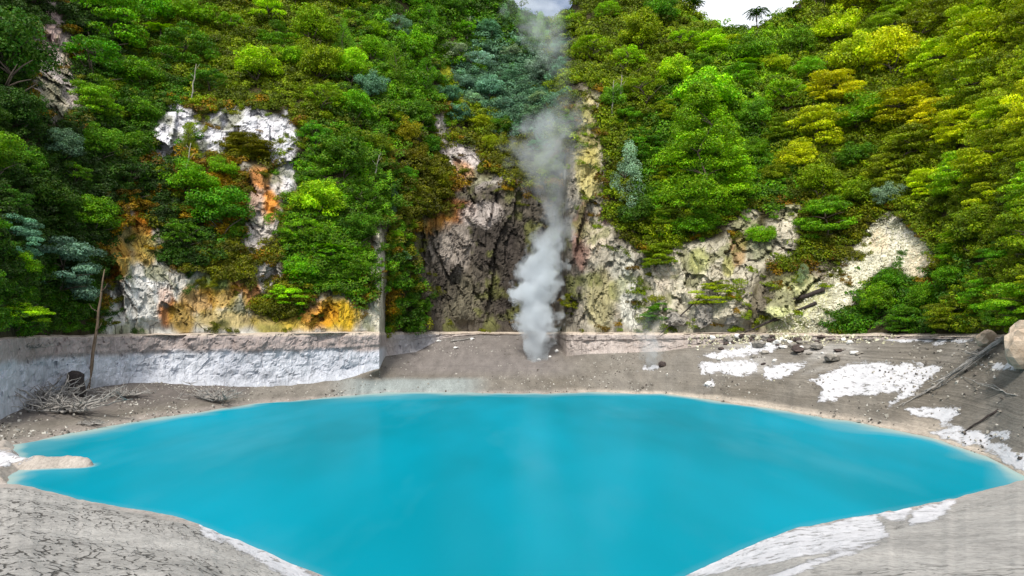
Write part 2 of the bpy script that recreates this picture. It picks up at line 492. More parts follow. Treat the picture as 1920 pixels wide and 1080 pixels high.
# row under and behind the viewer
g0 = np.stack([(cols - 960) / F * 14, np.full(NC, -32.0), np.full(NC, 8.9)], -1)
grid_g.append(g0); pix_g.append(np.stack([cols, np.full(NC, 1500.)], -1))
nearz = 6.2
startp = at_z(cols, np.full(NC, 1420.0), 7.6)
for t in np.linspace(0, 1, 150):
    # bank from under the viewer to the near waterline
    w = at_z(cols, near_py, 0)
    tt = 1 - (1 - t) ** 1.6
    P = startp * (1 - tt) + w * tt
    P[:, 2] = 7.6 * (1 - tt) ** 1.15
    fade = np.clip(tt * 5, 0, 1) * np.clip((1 - tt) * 8, 0, 1)
    P[:, 2] += fade * (.16 * fbm(P, 3.0, 4, 14) + .45 * fbm(P, 11, 2, 15))
    grid_g.append(P)
    k = (CZ - P[:, 2]) / P[:, 1]
    pix_g.append(None)
far_p = at_z(cols, kp[0], 0)
w = at_z(cols, near_py, 0)
for t in np.linspace(0, 1, 130)[1:-1]:
    P = w * (1 - t) + far_p * t
    span = np.hypot(*(far_p - w)[:, :2].T)
    bed = -np.minimum(2.6, .35 * span * min(t, 1 - t)) 
    sp_ = shore_bumps(P)
    P[:, 2] = np.maximum(bed, sp_)
    grid_g.append(P); pix_g.append(None)
foot_p = at(cols, kp[1], kY[1])
ker = np.hanning(43); ker /= ker.sum()
foot_s = np.stack([np.convolve(np.pad(foot_p[:, q], 21, 'edge'), ker, 'valid') for q in range(3)], -1)
for t in np.linspace(0, 1, 75):
    mm = float(smooth(.45, 1, t))
    ft = foot_s * (1 - mm) + foot_p * mm
    P = far_p * (1 - t) + ft * t
    ez = P[:, 2].copy()
    P[:, 2] = ez + (.22 * fbm(P, 3.5, 4, 21) + .55 * fbm(P, 13, 2, 22)) * min(1, t * 6) * min(1, (1 - t) * 5)
    grid_g.append(P); pix_g.append(None)
G = np.stack(grid_g, 0)                                   # rows x cols x 3
def project(P):
    d = P - np.array([0, 0, CZ])
    c, s = math.cos(PITCH), math.sin(PITCH)
    dep = d[..., 1] * c + d[..., 2] * s
    up = -d[..., 1] * s + d[..., 2] * c
    return 960 + F * d[..., 0] / dep, 540 - F * up / dep
def quads(nr, nc):
    i = np.arange(nr - 1)[:, None] * nc + np.arange(nc - 1)[None]
    return np.stack([i, i + 1, i + nc + 1, i + nc], -1).reshape(-1, 4)

WHITES = [
 [(374,984),(420,990),(500,1028),(560,1058),(625,1095),(560,1095),(470,1045),(425,1020),(380,1001)],
 [(1270,1086),(1330,1045),(1400,1015),(1500,990),(1610,968),(1642,965),(1660,990),(1668,1005),(1600,1028),(1520,1040),(1430,1058),(1340,1075)],
 [(1645,962),(1720,945),(1695,975),(1668,978)],
 [(1705,985),(1712,955),(1740,945),(1792,937),(1782,955),(1758,976)],
 [(1430,1085),(1530,1046),(1600,1030),(1665,1013),(1545,1056),(1480,1080)],
 [(1308,677),(1345,680),(1400,675),(1425,680),(1415,700),(1380,706),(1350,695),(1315,700)],
 [(1427,692),(1470,678),(1517,678),(1490,700),(1450,713),(1435,710)],
 [(1310,668),(1360,655),(1400,652),(1400,640),(1445,636),(1470,650),(1420,665),(1370,670)],
 [(1520,712),(1560,695),(1600,680),(1650,680),(1700,680),(1767,688),(1745,710),(1730,725),(1700,740),(1665,764),(1690,735),(1640,738),(1600,740),(1570,748),(1535,753),(1545,730)],
 [(1695,768),(1740,762),(1795,763),(1800,778),(1770,800),(1755,804),(1765,785),(1720,778)],
 [(1740,812),(1790,800),(1850,812),(1895,810),(1885,822),(1850,822),(1925,850),(1930,895),(1890,870),(1840,840),(1790,828)],
 [(1640,636),(1730,633),(1840,636),(1780,643),(1700,641)],
 [(1840,684),(1930,680),(1930,693),(1850,691)],
 [(-40,843),(35,848),(62,856),(20,873),(-40,886)],
 [(1195,688),(1240,683),(1230,692),(1208,695)],
 [(1320,722),(1335,712),(1338,722),(1325,728)],
]
nr = G.shape[0]
P = G.reshape(-1, 3)
gx, gy = project(P[:, :])
behind = P[:, 1] < 1
gx[behind] = 960; gy[behind] = 2000
white = np.full(len(P), -40.0)
for pl in WHITES:
    xs = [q[0] for q in pl]; ys = [q[1] for q in pl]
    b = (gx > min(xs) - 40) & (gx < max(xs) + 40) & (gy > min(ys) - 40) & (gy < max(ys) + 40)
    white[b] = np.maximum(white[b], sdf(gx[b], gy[b], pl) * 2.0 + 2)
white = np.clip(white, -40, 40)
rowi = np.repeat(np.arange(nr), NC)
isnear = rowi < 151
isfar = rowi >= 151 + 128
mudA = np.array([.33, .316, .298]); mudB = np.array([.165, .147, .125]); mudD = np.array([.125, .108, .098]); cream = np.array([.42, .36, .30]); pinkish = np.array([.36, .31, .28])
n_ = fbm(P, 9, 4, 31)[:, None]
c = mudA + 0 * n_
c = np.where(isfar[:, None], mudB + .05 * n_, c + .03 * n_)
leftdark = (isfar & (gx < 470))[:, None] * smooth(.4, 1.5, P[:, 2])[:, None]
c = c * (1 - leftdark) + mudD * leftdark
gull = smooth(700, 780, gx) * smooth(1120, 1000, gx) * smooth(715, 690, gy) * isfar
c = c * (1 - gull[:, None]) + np.array([.175, .155, .145]) * gull[:, None]
wet = smooth(.55, .05, P[:, 2] + .25 * n_[:, 0])[:, None]
c = c * (1 - wet * .55) + pinkish * wet * .55
cr = (smooth(.75, .15, P[:, 2] + .5 * n_[:, 0]) * smooth(980, 1250, gx) * isfar)[:, None]
c = c * (1 - cr) + cream * cr
cr2 = (smooth(1.6, .3, P[:, 2] + 1.0 * n_[:, 0]) * smooth(1650, 1800, gx) * isfar)[:, None]
c = c * (1 - cr2) + cream * 1.1 * cr2
inl = (isfar * smooth(600, 700, gx) * smooth(930, 860, gx) * smooth(704, 716, gy + 6 * n_[:, 0]))[:, None]
c = c * (1 - .75 * inl) + np.array([.27, .31, .31]) * .75 * inl
spit = ((rowi >= 151) & (rowi < 279))[:, None]
c = np.where(spit & (P[:, 2:3] > -.3), np.array([.36, .32, .285]) + .06 * n_, c)
# rubble-strewn paler ground below the scree
ru = (smooth(1300, 1400, gx) * smooth(1640, 1560, gx) * smooth(712, 690, gy) * isfar)[:, None] * smooth(-.1, .25, n_)
c = c * (1 - .5 * ru) + np.array([.42, .40, .38]) * .5 * ru
crack = isnear * smooth(900, 420, gx) * smooth(-.75, -.1, fbm(P, 9, 2, 33) + .35 * (1070 - gy) / 100 * 0 + .0)
crack = np.clip(crack + isnear * (gx > 1500) * smooth(.0, .5, fbm(P, 6, 3, 34)) * .55, 0, 1) * smooth(.15, .8, P[:, 2])
strata = isfar * (.25 + .75 * smooth(1150, 1400, gx))
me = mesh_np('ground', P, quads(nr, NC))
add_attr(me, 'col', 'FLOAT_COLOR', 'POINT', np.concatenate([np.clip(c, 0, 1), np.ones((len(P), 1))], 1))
add_attr(me, 'white', 'FLOAT', 'POINT', white)
add_attr(me, 'crack', 'FLOAT', 'POINT', crack)
add_attr(me, 'strata', 'FLOAT', 'POINT', strata)
tag(link('ground', me, M_ground), kind='structure')
GQ.update(P=P[isfar], x=gx[isfar], y=gy[isfar])

# silica wall between the mud and the old high-water line
wr = []
for t in np.linspace(0, 1, 34):
    py = kp[1] * (1 - t) + kp[2] * t
    Y = kY[1] * (1 - t) + kY[2] * t
    Pw = at(cols, py, Y)
    if t == 0:
        Pw = G[-1].copy(); Pw[:, 2] -= .0
        wr.append(Pw); continue
    d = .75 * fbm(Pw * np.array([1, 1, .5]), 5, 4, 41) + .35 * ridged(Pw, 1.8, 3, 42) + 1.6 * fbm(Pw * np.array([1, 1, 0.2]), 14, 2, 43)
    d = d + .35 * fracture(Pw * np.array([1, 1, .8]), 3.6, 81) + .28 * fracture(Pw, 1.1, 91)
    d = d - .35 * smooth(.62, .72, t) + .25 * smooth(.93, 1, t)
    wr.append(at(cols, py, Y + d * min(1, t * 5)))
for t in np.linspace(0, 1, 5)[1:]:
    py = kp[2] * (1 - t) + kp[3] * t
    Y = kY[2] * (1 - t) + kY[3] * t
    wr.append(at(cols, py, Y + .3 * fbm(at(cols, py, Y), 4, 3, 44) ))
Wg = np.stack(wr, 0)
P = Wg.reshape(-1, 3)
gx, gy = project(P)
zz = P[:, 2] + .8 * fbm(P * np.array([1, 1, .3]), 5, 4, 45)
n_ = fbm(P, 6, 4, 46)[:, None]
w_low = np.array([.50, .515, .57]) + .10 * n_
w_top = np.array([.34, .285, .27]) + .06 * n_
k = smooth(6.6, 7.6, zz)[:, None]
c = w_low * (1 - k) + w_top * k
rt = smooth(715, 730, gx)[:, None]
c2 = np.array([.40, .34, .31]) + .10 * n_
c2 = c2 * (1 - .6 * smooth(720, 760, gx)[:, None] * smooth(840, 800, gx)[:, None]) + w_low * .6 * (smooth(720, 760, gx) * smooth(840, 800, gx))[:, None] * .9
c = c * (1 - rt) + c2 * rt
lip = smooth(CZ - .95, CZ - .68, P[:, 2])[:, None]
c = c * (1 - .7 * lip) + np.array([.62, .52, .42]) * .7 * lip
me = mesh_np('cliff', P, quads(Wg.shape[0], NC), False)
add_attr(me, 'col', 'FLOAT_COLOR', 'POINT', np.concatenate([np.clip(c, 0, 1), np.ones((len(P), 1))], 1))
tag(link('cliff', me, M_wall), kind='structure')

# hillside
hr = []
hp = []
for seg, n in ((3, 45), (4, 52), (5, 52), (6, 30), (7, 34)):
    for t in np.linspace(0, 1, n + 1)[:-1]:
        py = kp[seg] * (1 - t) + kp[seg + 1] * t
        Y = kY[seg] * (1 - t) + kY[seg + 1] * t
        P0 = at(cols, py, Y)
        if seg == 3 and t == 0:
            hr.append(Wg[-1].copy()); hp.append(np.stack([cols, py], -1)); continue
        hill = 1.0 * min(1, t * 6) if seg == 3 else 1.0
        hr.append(at(cols, py, Y + disp(P0, cols, py, hill)))
        hp.append(np.stack([cols, py], -1))
top = at(cols, kp[8], kY[8])
hr.append(top); hp.append(np.stack([cols, kp[8]], -1))
for dy, dz in ((12, -1), (40, -8), (120, -18), (500, -40), (2500, -60)):
    q = top.copy()
    dirn = q[:, :2] / np.linalg.norm(q[:, :2], axis=1)[:, None]
    q[:, :2] += dirn * dy; q[:, 2] = np.maximum(q[:, 2] + dz, -5)
    hr.append(q); hp.append(np.stack([cols, kp[8] - dy], -1))
Hg = np.stack(hr, 0); PP = np.stack(hp, 0).reshape(-1, 2)
P = Hg.reshape(-1, 3)
hx, hy = PP[:, 0], PP[:, 1]
n1 = fbm(P, 7, 5, 51)[:, None]; n2 = fbm(P * np.array([1, 1, .4]), 3, 5, 52)[:, None]
soil = np.array([.050, .042, .018]) + .02 * n1
rk = smooth(-10, 8, rockness(hx, hy) + 16 * n2[:, 0])[:, None]
def near_(pl, pad=25):
    return smooth(-pad, 5, sdf(hx, hy, ROCKS[pl]))[:, None]
rc = np.array([.34, .31, .28]) + .07 * n1
for pl, cc in (('white', (.62, .61, .64)), ('column', (.50, .45, .41)), ('lowleft', (.45, .43, .39)), ('midleft', (.50, .46, .42)),
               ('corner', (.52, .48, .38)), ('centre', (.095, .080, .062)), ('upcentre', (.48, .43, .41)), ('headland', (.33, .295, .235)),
               ('tan', (.44, .40, .31)), ('scree', (.60, .57, .44)), ('logs', (.20, .17, .12)), ('topleft', (.42, .36, .34))):
    m = near_(pl)
    rc = rc * (1 - m) + (np.array(cc) * (1 + .22 * n1)) * m
# mineral and moss stains, plus headland shade painted dark: (px, py, rx, ry, colour, strength)
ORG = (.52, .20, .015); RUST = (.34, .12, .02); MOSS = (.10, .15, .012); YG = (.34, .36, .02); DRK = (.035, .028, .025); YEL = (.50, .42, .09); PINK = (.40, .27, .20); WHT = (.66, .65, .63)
STAINS_AND_SHADE = [(490,330,22,28,ORG,.8),(505,390,20,34,ORG,.95),(480,365,16,40,RUST,.5),(265,420,22,60,ORG,1),(218,485,26,40,ORG,1),(560,600,40,24,(.50,.30,.03),.8),(275,470,25,30,(.46,.30,.06),.9),
 (240,455,44,44,(.48,.32,.07),.7),(310,580,18,40,RUST,.9),(340,600,26,34,(.28,.17,.02),.9),(445,530,20,22,ORG,.8),(470,550,18,30,ORG,.8),(395,530,40,26,MOSS,.9),(420,560,30,20,(.40,.24,.02),.8),
 (370,560,35,28,(.36,.20,.03),.8),(420,600,60,22,(.34,.24,.03),.7),(520,605,50,24,(.36,.26,.02),.8),(640,590,45,40,(.52,.33,.02),1),(600,590,40,26,ORG,.6),(255,545,30,30,WHT,.6),(300,545,22,30,WHT,.5),(260,590,30,30,WHT,.6),
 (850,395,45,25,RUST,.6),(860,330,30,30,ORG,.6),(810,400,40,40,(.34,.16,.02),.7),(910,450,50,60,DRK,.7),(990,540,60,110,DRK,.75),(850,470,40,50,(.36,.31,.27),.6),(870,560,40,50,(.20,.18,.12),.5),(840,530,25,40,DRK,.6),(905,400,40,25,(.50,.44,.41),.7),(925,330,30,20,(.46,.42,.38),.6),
 (830,140,12,60,YG,1),(850,190,18,30,YG,1),(735,280,8,40,ORG,.8),(745,250,8,25,RUST,.8),
 (1100,250,30,70,(.38,.33,.08),.6),(1105,330,25,60,(.42,.36,.10),.7),(1068,470,26,120,DRK,.8),(1090,440,20,60,(.24,.14,.11),.8),(1180,560,26,60,(.58,.57,.50),.8),(1165,500,26,40,(.46,.45,.38),.6),(1130,560,30,60,(.30,.27,.10),.6),(1120,440,26,30,(.52,.45,.34),.7),(1135,405,14,18,(.40,.22,.22),.7),  # the DRK oval is headland shade painted into the rock colour
 (1310,490,22,26,(.52,.52,.22),.8),(1365,500,12,20,(.44,.42,.12),.7),(1385,470,16,30,(.44,.24,.06),.6),(1480,420,24,40,(.62,.56,.44),.6),(1420,460,30,30,MOSS,.4),(1240,520,26,26,(.56,.49,.40),.7),
 (1500,560,60,50,(.58,.58,.30),.7),(1470,600,50,22,(.52,.54,.26),.8),(1680,440,26,40,(.62,.58,.50),.7),(1650,455,20,24,(.55,.30,.10),.3),(1720,490,26,28,(.64,.52,.36),.7),(1470,560,50,14,DRK,.5),
 (100,60,20,50,(.26,.17,.15),.7),(130,110,16,30,(.30,.24,.14),.6),(30,610,60,20,(.14,.14,.02),.8)]
for (sx, sy, rx, ry, cc, st) in STAINS_AND_SHADE:
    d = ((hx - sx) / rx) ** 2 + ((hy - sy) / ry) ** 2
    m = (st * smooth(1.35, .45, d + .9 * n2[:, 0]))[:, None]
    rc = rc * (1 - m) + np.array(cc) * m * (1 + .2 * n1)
patch = smooth(.12, .35, fbm(P, 5, 4, 57))[:, None] * .6                # moss everywhere in small patches
rc = rc * (1 - patch) + np.array([.13, .14, .03]) * patch
foot = smooth(590, 620, hy)[:, None]
yl = smooth(250, 700, hx)[:, None] * smooth(760, 715, hx)[:, None]
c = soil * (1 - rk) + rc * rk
for (sx, sy, rx, ry, cc) in ((835,150,12,55,YG),(855,195,16,25,YG),(735,285,9,45,ORG),(90,60,16,60,(.30,.22,.2))):
    d = ((hx - sx) / rx) ** 2 + ((hy - sy) / ry) ** 2
    m = smooth(1.3, .6, d + .6 * n2[:, 0])[:, None]
    c = c * (1 - m) + np.array(cc) * m
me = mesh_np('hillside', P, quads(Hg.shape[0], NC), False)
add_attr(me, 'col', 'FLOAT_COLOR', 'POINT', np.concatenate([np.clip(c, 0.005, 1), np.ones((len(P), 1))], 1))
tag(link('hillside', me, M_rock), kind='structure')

# ------------------------------------------------------------------ lake
nx, ny = 420, 340
X = np.linspace(-75, 60, nx); Yv = np.linspace(8, 135, ny)
XX, YY = np.meshgrid(X, Yv)
Pw = np.stack([XX.ravel(), YY.ravel(), np.zeros(nx * ny)], -1)
wx, wy = project(Pw)
fp = ip(wx, FARPY); npv = ip(wx, NPY, NPX)
# metres to the nearest shore, from bearing rows
def row_to_Y(px_, py_):
    return at_z(px_, py_, 0)[:, 1]
dfar = row_to_Y(wx, fp) - Pw[:, 1]; dnear = Pw[:, 1] - row_to_Y(wx, npv)
sp_ = shore_bumps(Pw)
wv_ = 8.0 * np.clip(.75 + 1.3 * fbm(Pw, 9, 3, 63), .15, 2)
shal = np.maximum(np.clip(1 - dfar / wv_, 0, 1) ** 1.3, np.clip(1 - dnear / 1.2, 0, 1) * .25)
shal = np.maximum(shal, np.clip(1 - (2000 - wx) * 0 - (1905 - wx) / 70, 0, 1) * .6 * (dfar < 20))
shal = np.maximum(shal, smooth(-1.8, -.1, shore_bumps(Pw, True)) * .8)
lf = smooth(260, 60, wx) * .55 * np.clip(1 - dfar / 10, 0, 1)
shal = np.maximum(shal, .8 * np.exp(-((wx - 720) / 110) ** 2) * np.clip(1 - dfar / 14, 0, 1))
shal = np.clip(np.maximum(shal, lf), 0, 1)
gulf = smooth(690, 740, wx) * smooth(900, 850, wx) * np.clip(1 - dfar / 3, 0, 1)
me = mesh_np('lake_water', Pw, quads(ny, nx))
add_attr(me, 'shallow', 'FLOAT', 'POINT', shal)
tag(link('lake_water', me, M_water), kind='structure')

# ------------------------------------------------------------------ plants
def leaf_mesh(name, C, N, size, mat, vv=None, asp=.62):
    n = len(C)
    N = N / (np.linalg.norm(N, axis=1)[:, None] + 1e-9)
    a = rng.normal(size=(n, 3)); T = np.cross(N, a); T /= np.linalg.norm(T, axis=1)[:, None] + 1e-9
    B = np.cross(N, T)
    s = (size * rng.uniform(.65, 1.35, n))[:, None]
    v0 = C - T * s * .5; v1 = C + B * s * .5 * asp + N * s * .12; v2 = C + T * s * .5; v3 = C - B * s * .5 * asp + N * s * .12
    V = np.stack([v0, v1, v2, v3], 1).reshape(-1, 3)
    me = mesh_np(name, V, np.arange(4 * n).reshape(-1, 4), False)
    if vv is None: vv = rng.random(n)
    add_attr(me, 'v', 'FLOAT', 'FACE', np.clip(vv, 0, 1)); add_attr(me, 'w', 'FLOAT', 'FACE', rng.random(n))
    me.materials.append(mat)
    return me
def sph(n):
    a = rng.normal(size=(n, 3)); return a / np.linalg.norm(a, axis=1)[:, None]
def clump_leaves(c, r, flat, n):
    d = sph(int(n * 1.5)); d = d[d[:, 2] > -.55][:n]
    rr = r * rng.uniform(.62, 1.08, len(d))[:, None]
    p = c + d * rr * np.array([1, 1, flat])
    nm = d * np.array([1, 1, 1 / max(flat, .4)]) + rng.normal(size=d.shape) * .45 + np.array([0, 0, .35])
    return p, nm
def crown(name, form, seed):
    global rng
    rng = np.random.default_rng(seed)
    C, N, V = [], [], []
    cl = []
    if form == 'round':
        k = 34
        for d in sph(k * 2):
            if d[2] < -.45: continue
            cl.append((np.array([d[0] * .36, d[1] * .36, .56 + d[2] * .30]) * (1 + .14 * rng.normal()) , rng.uniform(.10, .18), .68))
        for q in range(6): cl.append((np.array([*(rng.normal(size=2) * .14), .58 + .1 * rng.normal()]), .2, .8))
        ls = .040
    elif form == 'layer':
        for q in range(44):
            a = rng.uniform(0, 6.283); z = rng.uniform(.14, .95)
            rmax = .50 * math.sqrt(max(.04, 1 - ((z - .45) / .56) ** 2))
            r = rmax * rng.uniform(.45, 1.05)
            cl.append((np.array([r * math.cos(a), r * math.sin(a), z]), rng.uniform(.13, .22), .36))
        ls = .038
    elif form == 'cone':
        for q in range(230):
            z = rng.uniform(.05, 1.0) ** .85 * 1.75
            rmax = .5 * math.sin(min(1, (1.82 - z) / 1.35) * 1.45)
            a = rng.uniform(0, 6.283); r = rmax * rng.uniform(.6, 1.03)
            cl.append((np.array([r * math.cos(a), r * math.sin(a), z + .05]), rng.uniform(.075, .125), .6))
        ls = .022
    elif form == 'spire':
        for q in range(46):
            z = rng.uniform(.05, 1.35)
            rmax = .33 * math.sin(min(1, (1.5 - z) / 1.1) * 1.5)
            a = rng.uniform(0, 6.283); r = rmax * rng.uniform(.2, 1.0)
            cl.append((np.array([r * math.cos(a), r * math.sin(a), z]), rng.uniform(.07, .14), 1.25))
        ls = .026
    elif form == 'umbrella':
        for q in range(52):
            a = rng.uniform(0, 6.283); r = .46 * math.sqrt(rng.random())
            z = .86 - .55 * r * r / .21 * .5 + .05 * rng.normal() - (.25 if rng.random() < .25 else 0)
            cl.append((np.array([r * math.cos(a), r * math.sin(a), z]), rng.uniform(.07, .14), .45))
        ls = .036
    for (c_, r_, fl) in cl:
        n = int(165 * (r_ / .13) ** 2 * (.034 / ls) ** 1.5 * .9)
        p, nm = clump_leaves(c_, r_, fl, max(n, 30))
        C.append(p); N.append(nm)
        V.append(np.clip(.5 + .30 * rng.normal() + .20 * rng.normal(size=len(p)), 0, 1))
    C = np.concatenate(C); N = np.concatenate(N); V = np.concatenate(V)
    return leaf_mesh(name, C, N, ls, M_leaf, V)

def tube_np(pts, radii, k=6):
    V, Fc = [], []
    pts = [Vector(p) for p in pts]
    for i, p in enumerate(pts):
        d = (pts[min(i + 1, len(pts) - 1)] - pts[max(i - 1, 0)]).normalized()
        a = d.orthogonal().normalized() if i == 0 else (a_prev - d * a_prev.dot(d)).normalized()
        a_prev = a
        b = d.cross(a)
        for j in range(k):
            t = 2 * math.pi * j / k
            V.append(p + (a * math.cos(t) + b * math.sin(t)) * radii[i])
    for i in range(len(pts) - 1):
        for j in range(k):
            Fc.append((i * k + j, i * k + (j + 1) % k, (i + 1) * k + (j + 1) % k, (i + 1) * k + j))
    return V, Fc
class MB:
    def __init__(s): s.V, s.F = [], []
    def tube(s, pts, radii, k=6):
        V, Fc = tube_np(pts, radii, k); o = len(s.V)
        s.V += V; s.F += [tuple(o + i for i in f) for f in Fc]
        s.F.append(tuple(o + i for i in reversed(range(k)))); s.F.append(tuple(o + len(V) - k + i for i in range(k)))
    def mesh(s, name):
        me = bpy.data.meshes.new(name); me.from_pydata([tuple(v) for v in s.V], [], s.F); me.update()
        for p in me.polygons: p.use_smooth = True
        return me

def trunk(name, form, seed, mat):
    rd = random.Random(seed)
    m = MB()
    h = {'round': .62, 'layer': .75, 'cone': 1.6, 'spire': 1.3, 'umbrella': .82}[form]
    pts = [Vector((rd.uniform(-.02, .02) * i, rd.uniform(-.02, .02) * i, -.25 + (h + .25) * i / 6)) for i in range(7)]
    k_ = .5 if form == 'cone' else 1
    m.tube(pts, [k_ * (.032 - .0042 * i) for i in range(7)], 7)
    for i in range(2, 6):
        for q in range(3):
            a = rd.uniform(0, 6.283); L = {'umbrella': .42, 'round': .36, 'layer': .42, 'cone': .3, 'spire': .22}[form] * rd.uniform(.6, 1)
            d = Vector((math.cos(a), math.sin(a), rd.uniform(.3, .8) if form != 'layer' else .2))
            p0 = pts[i]
            m.tube([p0, p0 + d * L * .5 + Vector((0, 0, .02)), p0 + d * L], [.014 * k_, .009 * k_, .004 * k_], 5)
    me = m.mesh(name); me.materials.append(mat)
    return me

FORMS = {}
for form, nvar in (('round', 4), ('layer', 4), ('cone', 2), ('spire', 2), ('umbrella', 3)):
    FORMS[form] = [(crown(form + '_crown', form, 100 + 7 * i + len(form)), trunk(form + '_trunk', form, 50 + i, M_bark)) for i in range(nvar)]
rng = np.random.default_rng(77)

PAL = {   # leaf colours (albedo)
 'dark green': (.042, .100, .008), 'deep green': (.080, .205, .010), 'mid green': (.125, .290, .008), 'bright green': (.22, .41, .010), 'olive': (.19, .265, .008),
 'yellow-green': (.38, .49, .006), 'golden': (.50, .50, .006), 'blue-green': (.130, .265, .150), 'grey-green': (.24, .34, .22), 'brown-green': (.165, .180, .008), 'rusty': (.27, .165, .008),
}
# x0, y0, x1, y1, crown width, landmark phrase, colours, forms
ZONES = [
 (-70, -60, 130, 250, 105, 'at the dark far left edge', {'dark green': 5, 'deep green': 2, 'mid green': 1}, ('round', 'layer')),
 (-70, 250, 205, 640, 84, 'low above the left grey wall', {'dark green': 4, 'deep green': 4, 'blue-green': 2, 'mid green': 2}, ('round', 'umbrella', 'layer')),
 (130, -60, 420, 190, 78, 'above the white left cliff', {'deep green': 3, 'mid green': 4, 'olive': 3, 'brown-green': 2, 'bright green': 1}, ('round', 'layer', 'umbrella')),
 (130, 190, 290, 400, 76, 'left of the white cliff', {'dark green': 3, 'deep green': 4, 'mid green': 2}, ('round', 'umbrella')),
 (290, 285, 470, 530, 66, 'below the white left cliff', {'deep green': 5, 'mid green': 3, 'brown-green': 1, 'bright green': 1}, ('round', 'umbrella')),
 (420, -60, 640, 200, 72, 'above the white cliff right end', {'mid green': 3, 'bright green': 3, 'olive': 3, 'brown-green': 1, 'yellow-green': 1}, ('round', 'layer', 'umbrella')),
 (470, 200, 712, 420, 70, 'high on the left spur', {'mid green': 5, 'deep green': 3, 'dark green': 1, 'bright green': 1, 'olive': 2}, ('round', 'umbrella')),
 (470, 420, 705, 600, 66, 'low on the left spur', {'mid green': 5, 'deep green': 3, 'bright green': 2, 'brown-green': 1}, ('round', 'umbrella')),
 (640, -60, 840, 200, 62, 'uppermost left of the gully', {'mid green': 4, 'deep green': 3, 'bright green': 2, 'blue-green': 1}, ('round', 'umbrella', 'spire')),
 (712, 200, 830, 420, 52, 'high on the gully side', {'deep green': 4, 'olive': 3, 'dark green': 1, 'brown-green': 2}, ('round', 'umbrella')),
 (718, 420, 800, 612, 46, 'at the gully side foot', {'deep green': 4, 'olive': 3, 'mid green': 1}, ('round', 'umbrella')),
 (840, -30, 1075, 90, 48, 'at the gully top', {'deep green': 3, 'mid green': 3, 'blue-green': 3}, ('round', 'umbrella', 'spire')),
 (840, 90, 1075, 235, 46, 'in the gully behind the steam', {'blue-green': 7, 'grey-green': 3, 'deep green': 2}, ('round', 'umbrella')),
 (830, 235, 985, 340, 40, 'on the gully rock face', {'olive': 4, 'brown-green': 3, 'blue-green': 2, 'deep green': 1}, ('round',)),
 (1060, -60, 1260, 170, 66, 'on top of the headland', {'mid green': 4, 'bright green': 3, 'olive': 2, 'yellow-green': 2}, ('round', 'umbrella', 'spire')),
 (1100, 170, 1260, 470, 60, 'on the headland flank', {'mid green': 3, 'olive': 4, 'deep green': 1, 'bright green': 1}, ('round', 'umbrella', 'layer')),
 (1260, 60, 1530, 150, 58, 'under the white sky gap', {'bright green': 4, 'mid green': 4, 'yellow-green': 2}, ('round', 'umbrella', 'layer')),
 (1260, 150, 1480, 440, 66, 'around the tall conical tree', {'mid green': 4, 'bright green': 2, 'olive': 2, 'deep green': 1}, ('round', 'umbrella', 'layer')),
 (1480, -60, 1720, 230, 76, 'high on the right slope', {'yellow-green': 4, 'olive': 4, 'golden': 1, 'bright green': 2}, ('layer', 'round')),
 (1720, -60, 1990, 300, 92, 'at the upper right edge', {'golden': 2, 'yellow-green': 6, 'olive': 4}, ('layer',)),
 (1480, 230, 1720, 430, 70, 'on the slope above the scree', {'olive': 4, 'yellow-green': 3, 'mid green': 3, 'golden': 1, 'deep green': 1}, ('layer', 'round')),
 (1720, 300, 1990, 500, 84, 'right of the scree top', {'olive': 4, 'yellow-green': 4, 'bright green': 2}, ('layer',)),
 (1610, 430, 1880, 612, 66, 'in the shore thicket by the scree', {'deep green': 5, 'mid green': 4, 'olive': 2}, ('layer', 'round')),
 (1850, 500, 1990, 625, 90, 'at the lower right edge', {'olive': 3, 'bright green': 3, 'mid green': 3}, ('layer',)),
]
WORDS = ['', 'first', 'second', 'third', 'fourth', 'fifth', 'sixth', 'seventh', 'eighth', 'ninth', 'tenth', 'eleventh', 'twelfth', 'thirteenth', 'fourteenth', 'fifteenth', 'sixteenth', 'seventeenth', 'eighteenth', 'nineteenth', 'twentieth']
NUM = ['', 'one', 'two', 'three', 'four', 'five', 'six', 'seven', 'eight', 'nine', 'ten', 'eleven', 'twelve', 'thirteen', 'fourteen', 'fifteen', 'sixteen', 'seventeen', 'eighteen', 'nineteen', 'twenty']
SHAPE = {'round': 'bushy', 'layer': 'flat-layered', 'cone': 'tall conical', 'spire': 'slender', 'umbrella': 'umbrella-crowned'}
SKY_GAP = [(965, -80), (1090, -80), (1082, 12), (1055, 26), (1020, 22), (985, 8)], [(1255, -80), (1520, -80), (1502, 28), (1455, 58), (1400, 62), (1330, 42), (1300, 30), (1270, 15)]

def place_tree(px, py, wpx, form, colour, name='forest_tree', lean=0, hs=1.0, var=None):
    """crown seen about (px,py), wpx wide; rooted on the slope below it"""
    fac = {'cone': .80, 'spire': .60}.get(form, .40)
    base = surf([px], [py + fac * wpx * hs])[0]
    depth = base[1]
    w_ = wpx * depth / F
    crn, trk = FORMS[form][var if var is not None else rng.integers(len(FORMS[form]))]
    root = bpy.data.objects.new(name, None); COL.objects.link(root)
    root.empty_display_size = .5
    root.location = (base[0], base[1] + .02 * w_, base[2] - .12 * w_)
    root.rotation_euler = (lean, 0, rng.uniform(0, 6.283))
    root.scale = (w_, w_, w_ * hs)
    a = bpy.data.objects.new('crown', crn); b = bpy.data.objects.new('trunk', trk)
    for o in (a, b): COL.objects.link(o); o.parent = root
    cc = np.array(PAL[colour]) * rng.uniform(.72, 1.35) * np.array([rng.uniform(.85, 1.18), 1, rng.uniform(.8, 1.3)])
    a.color = (*cc, 1)
    return root

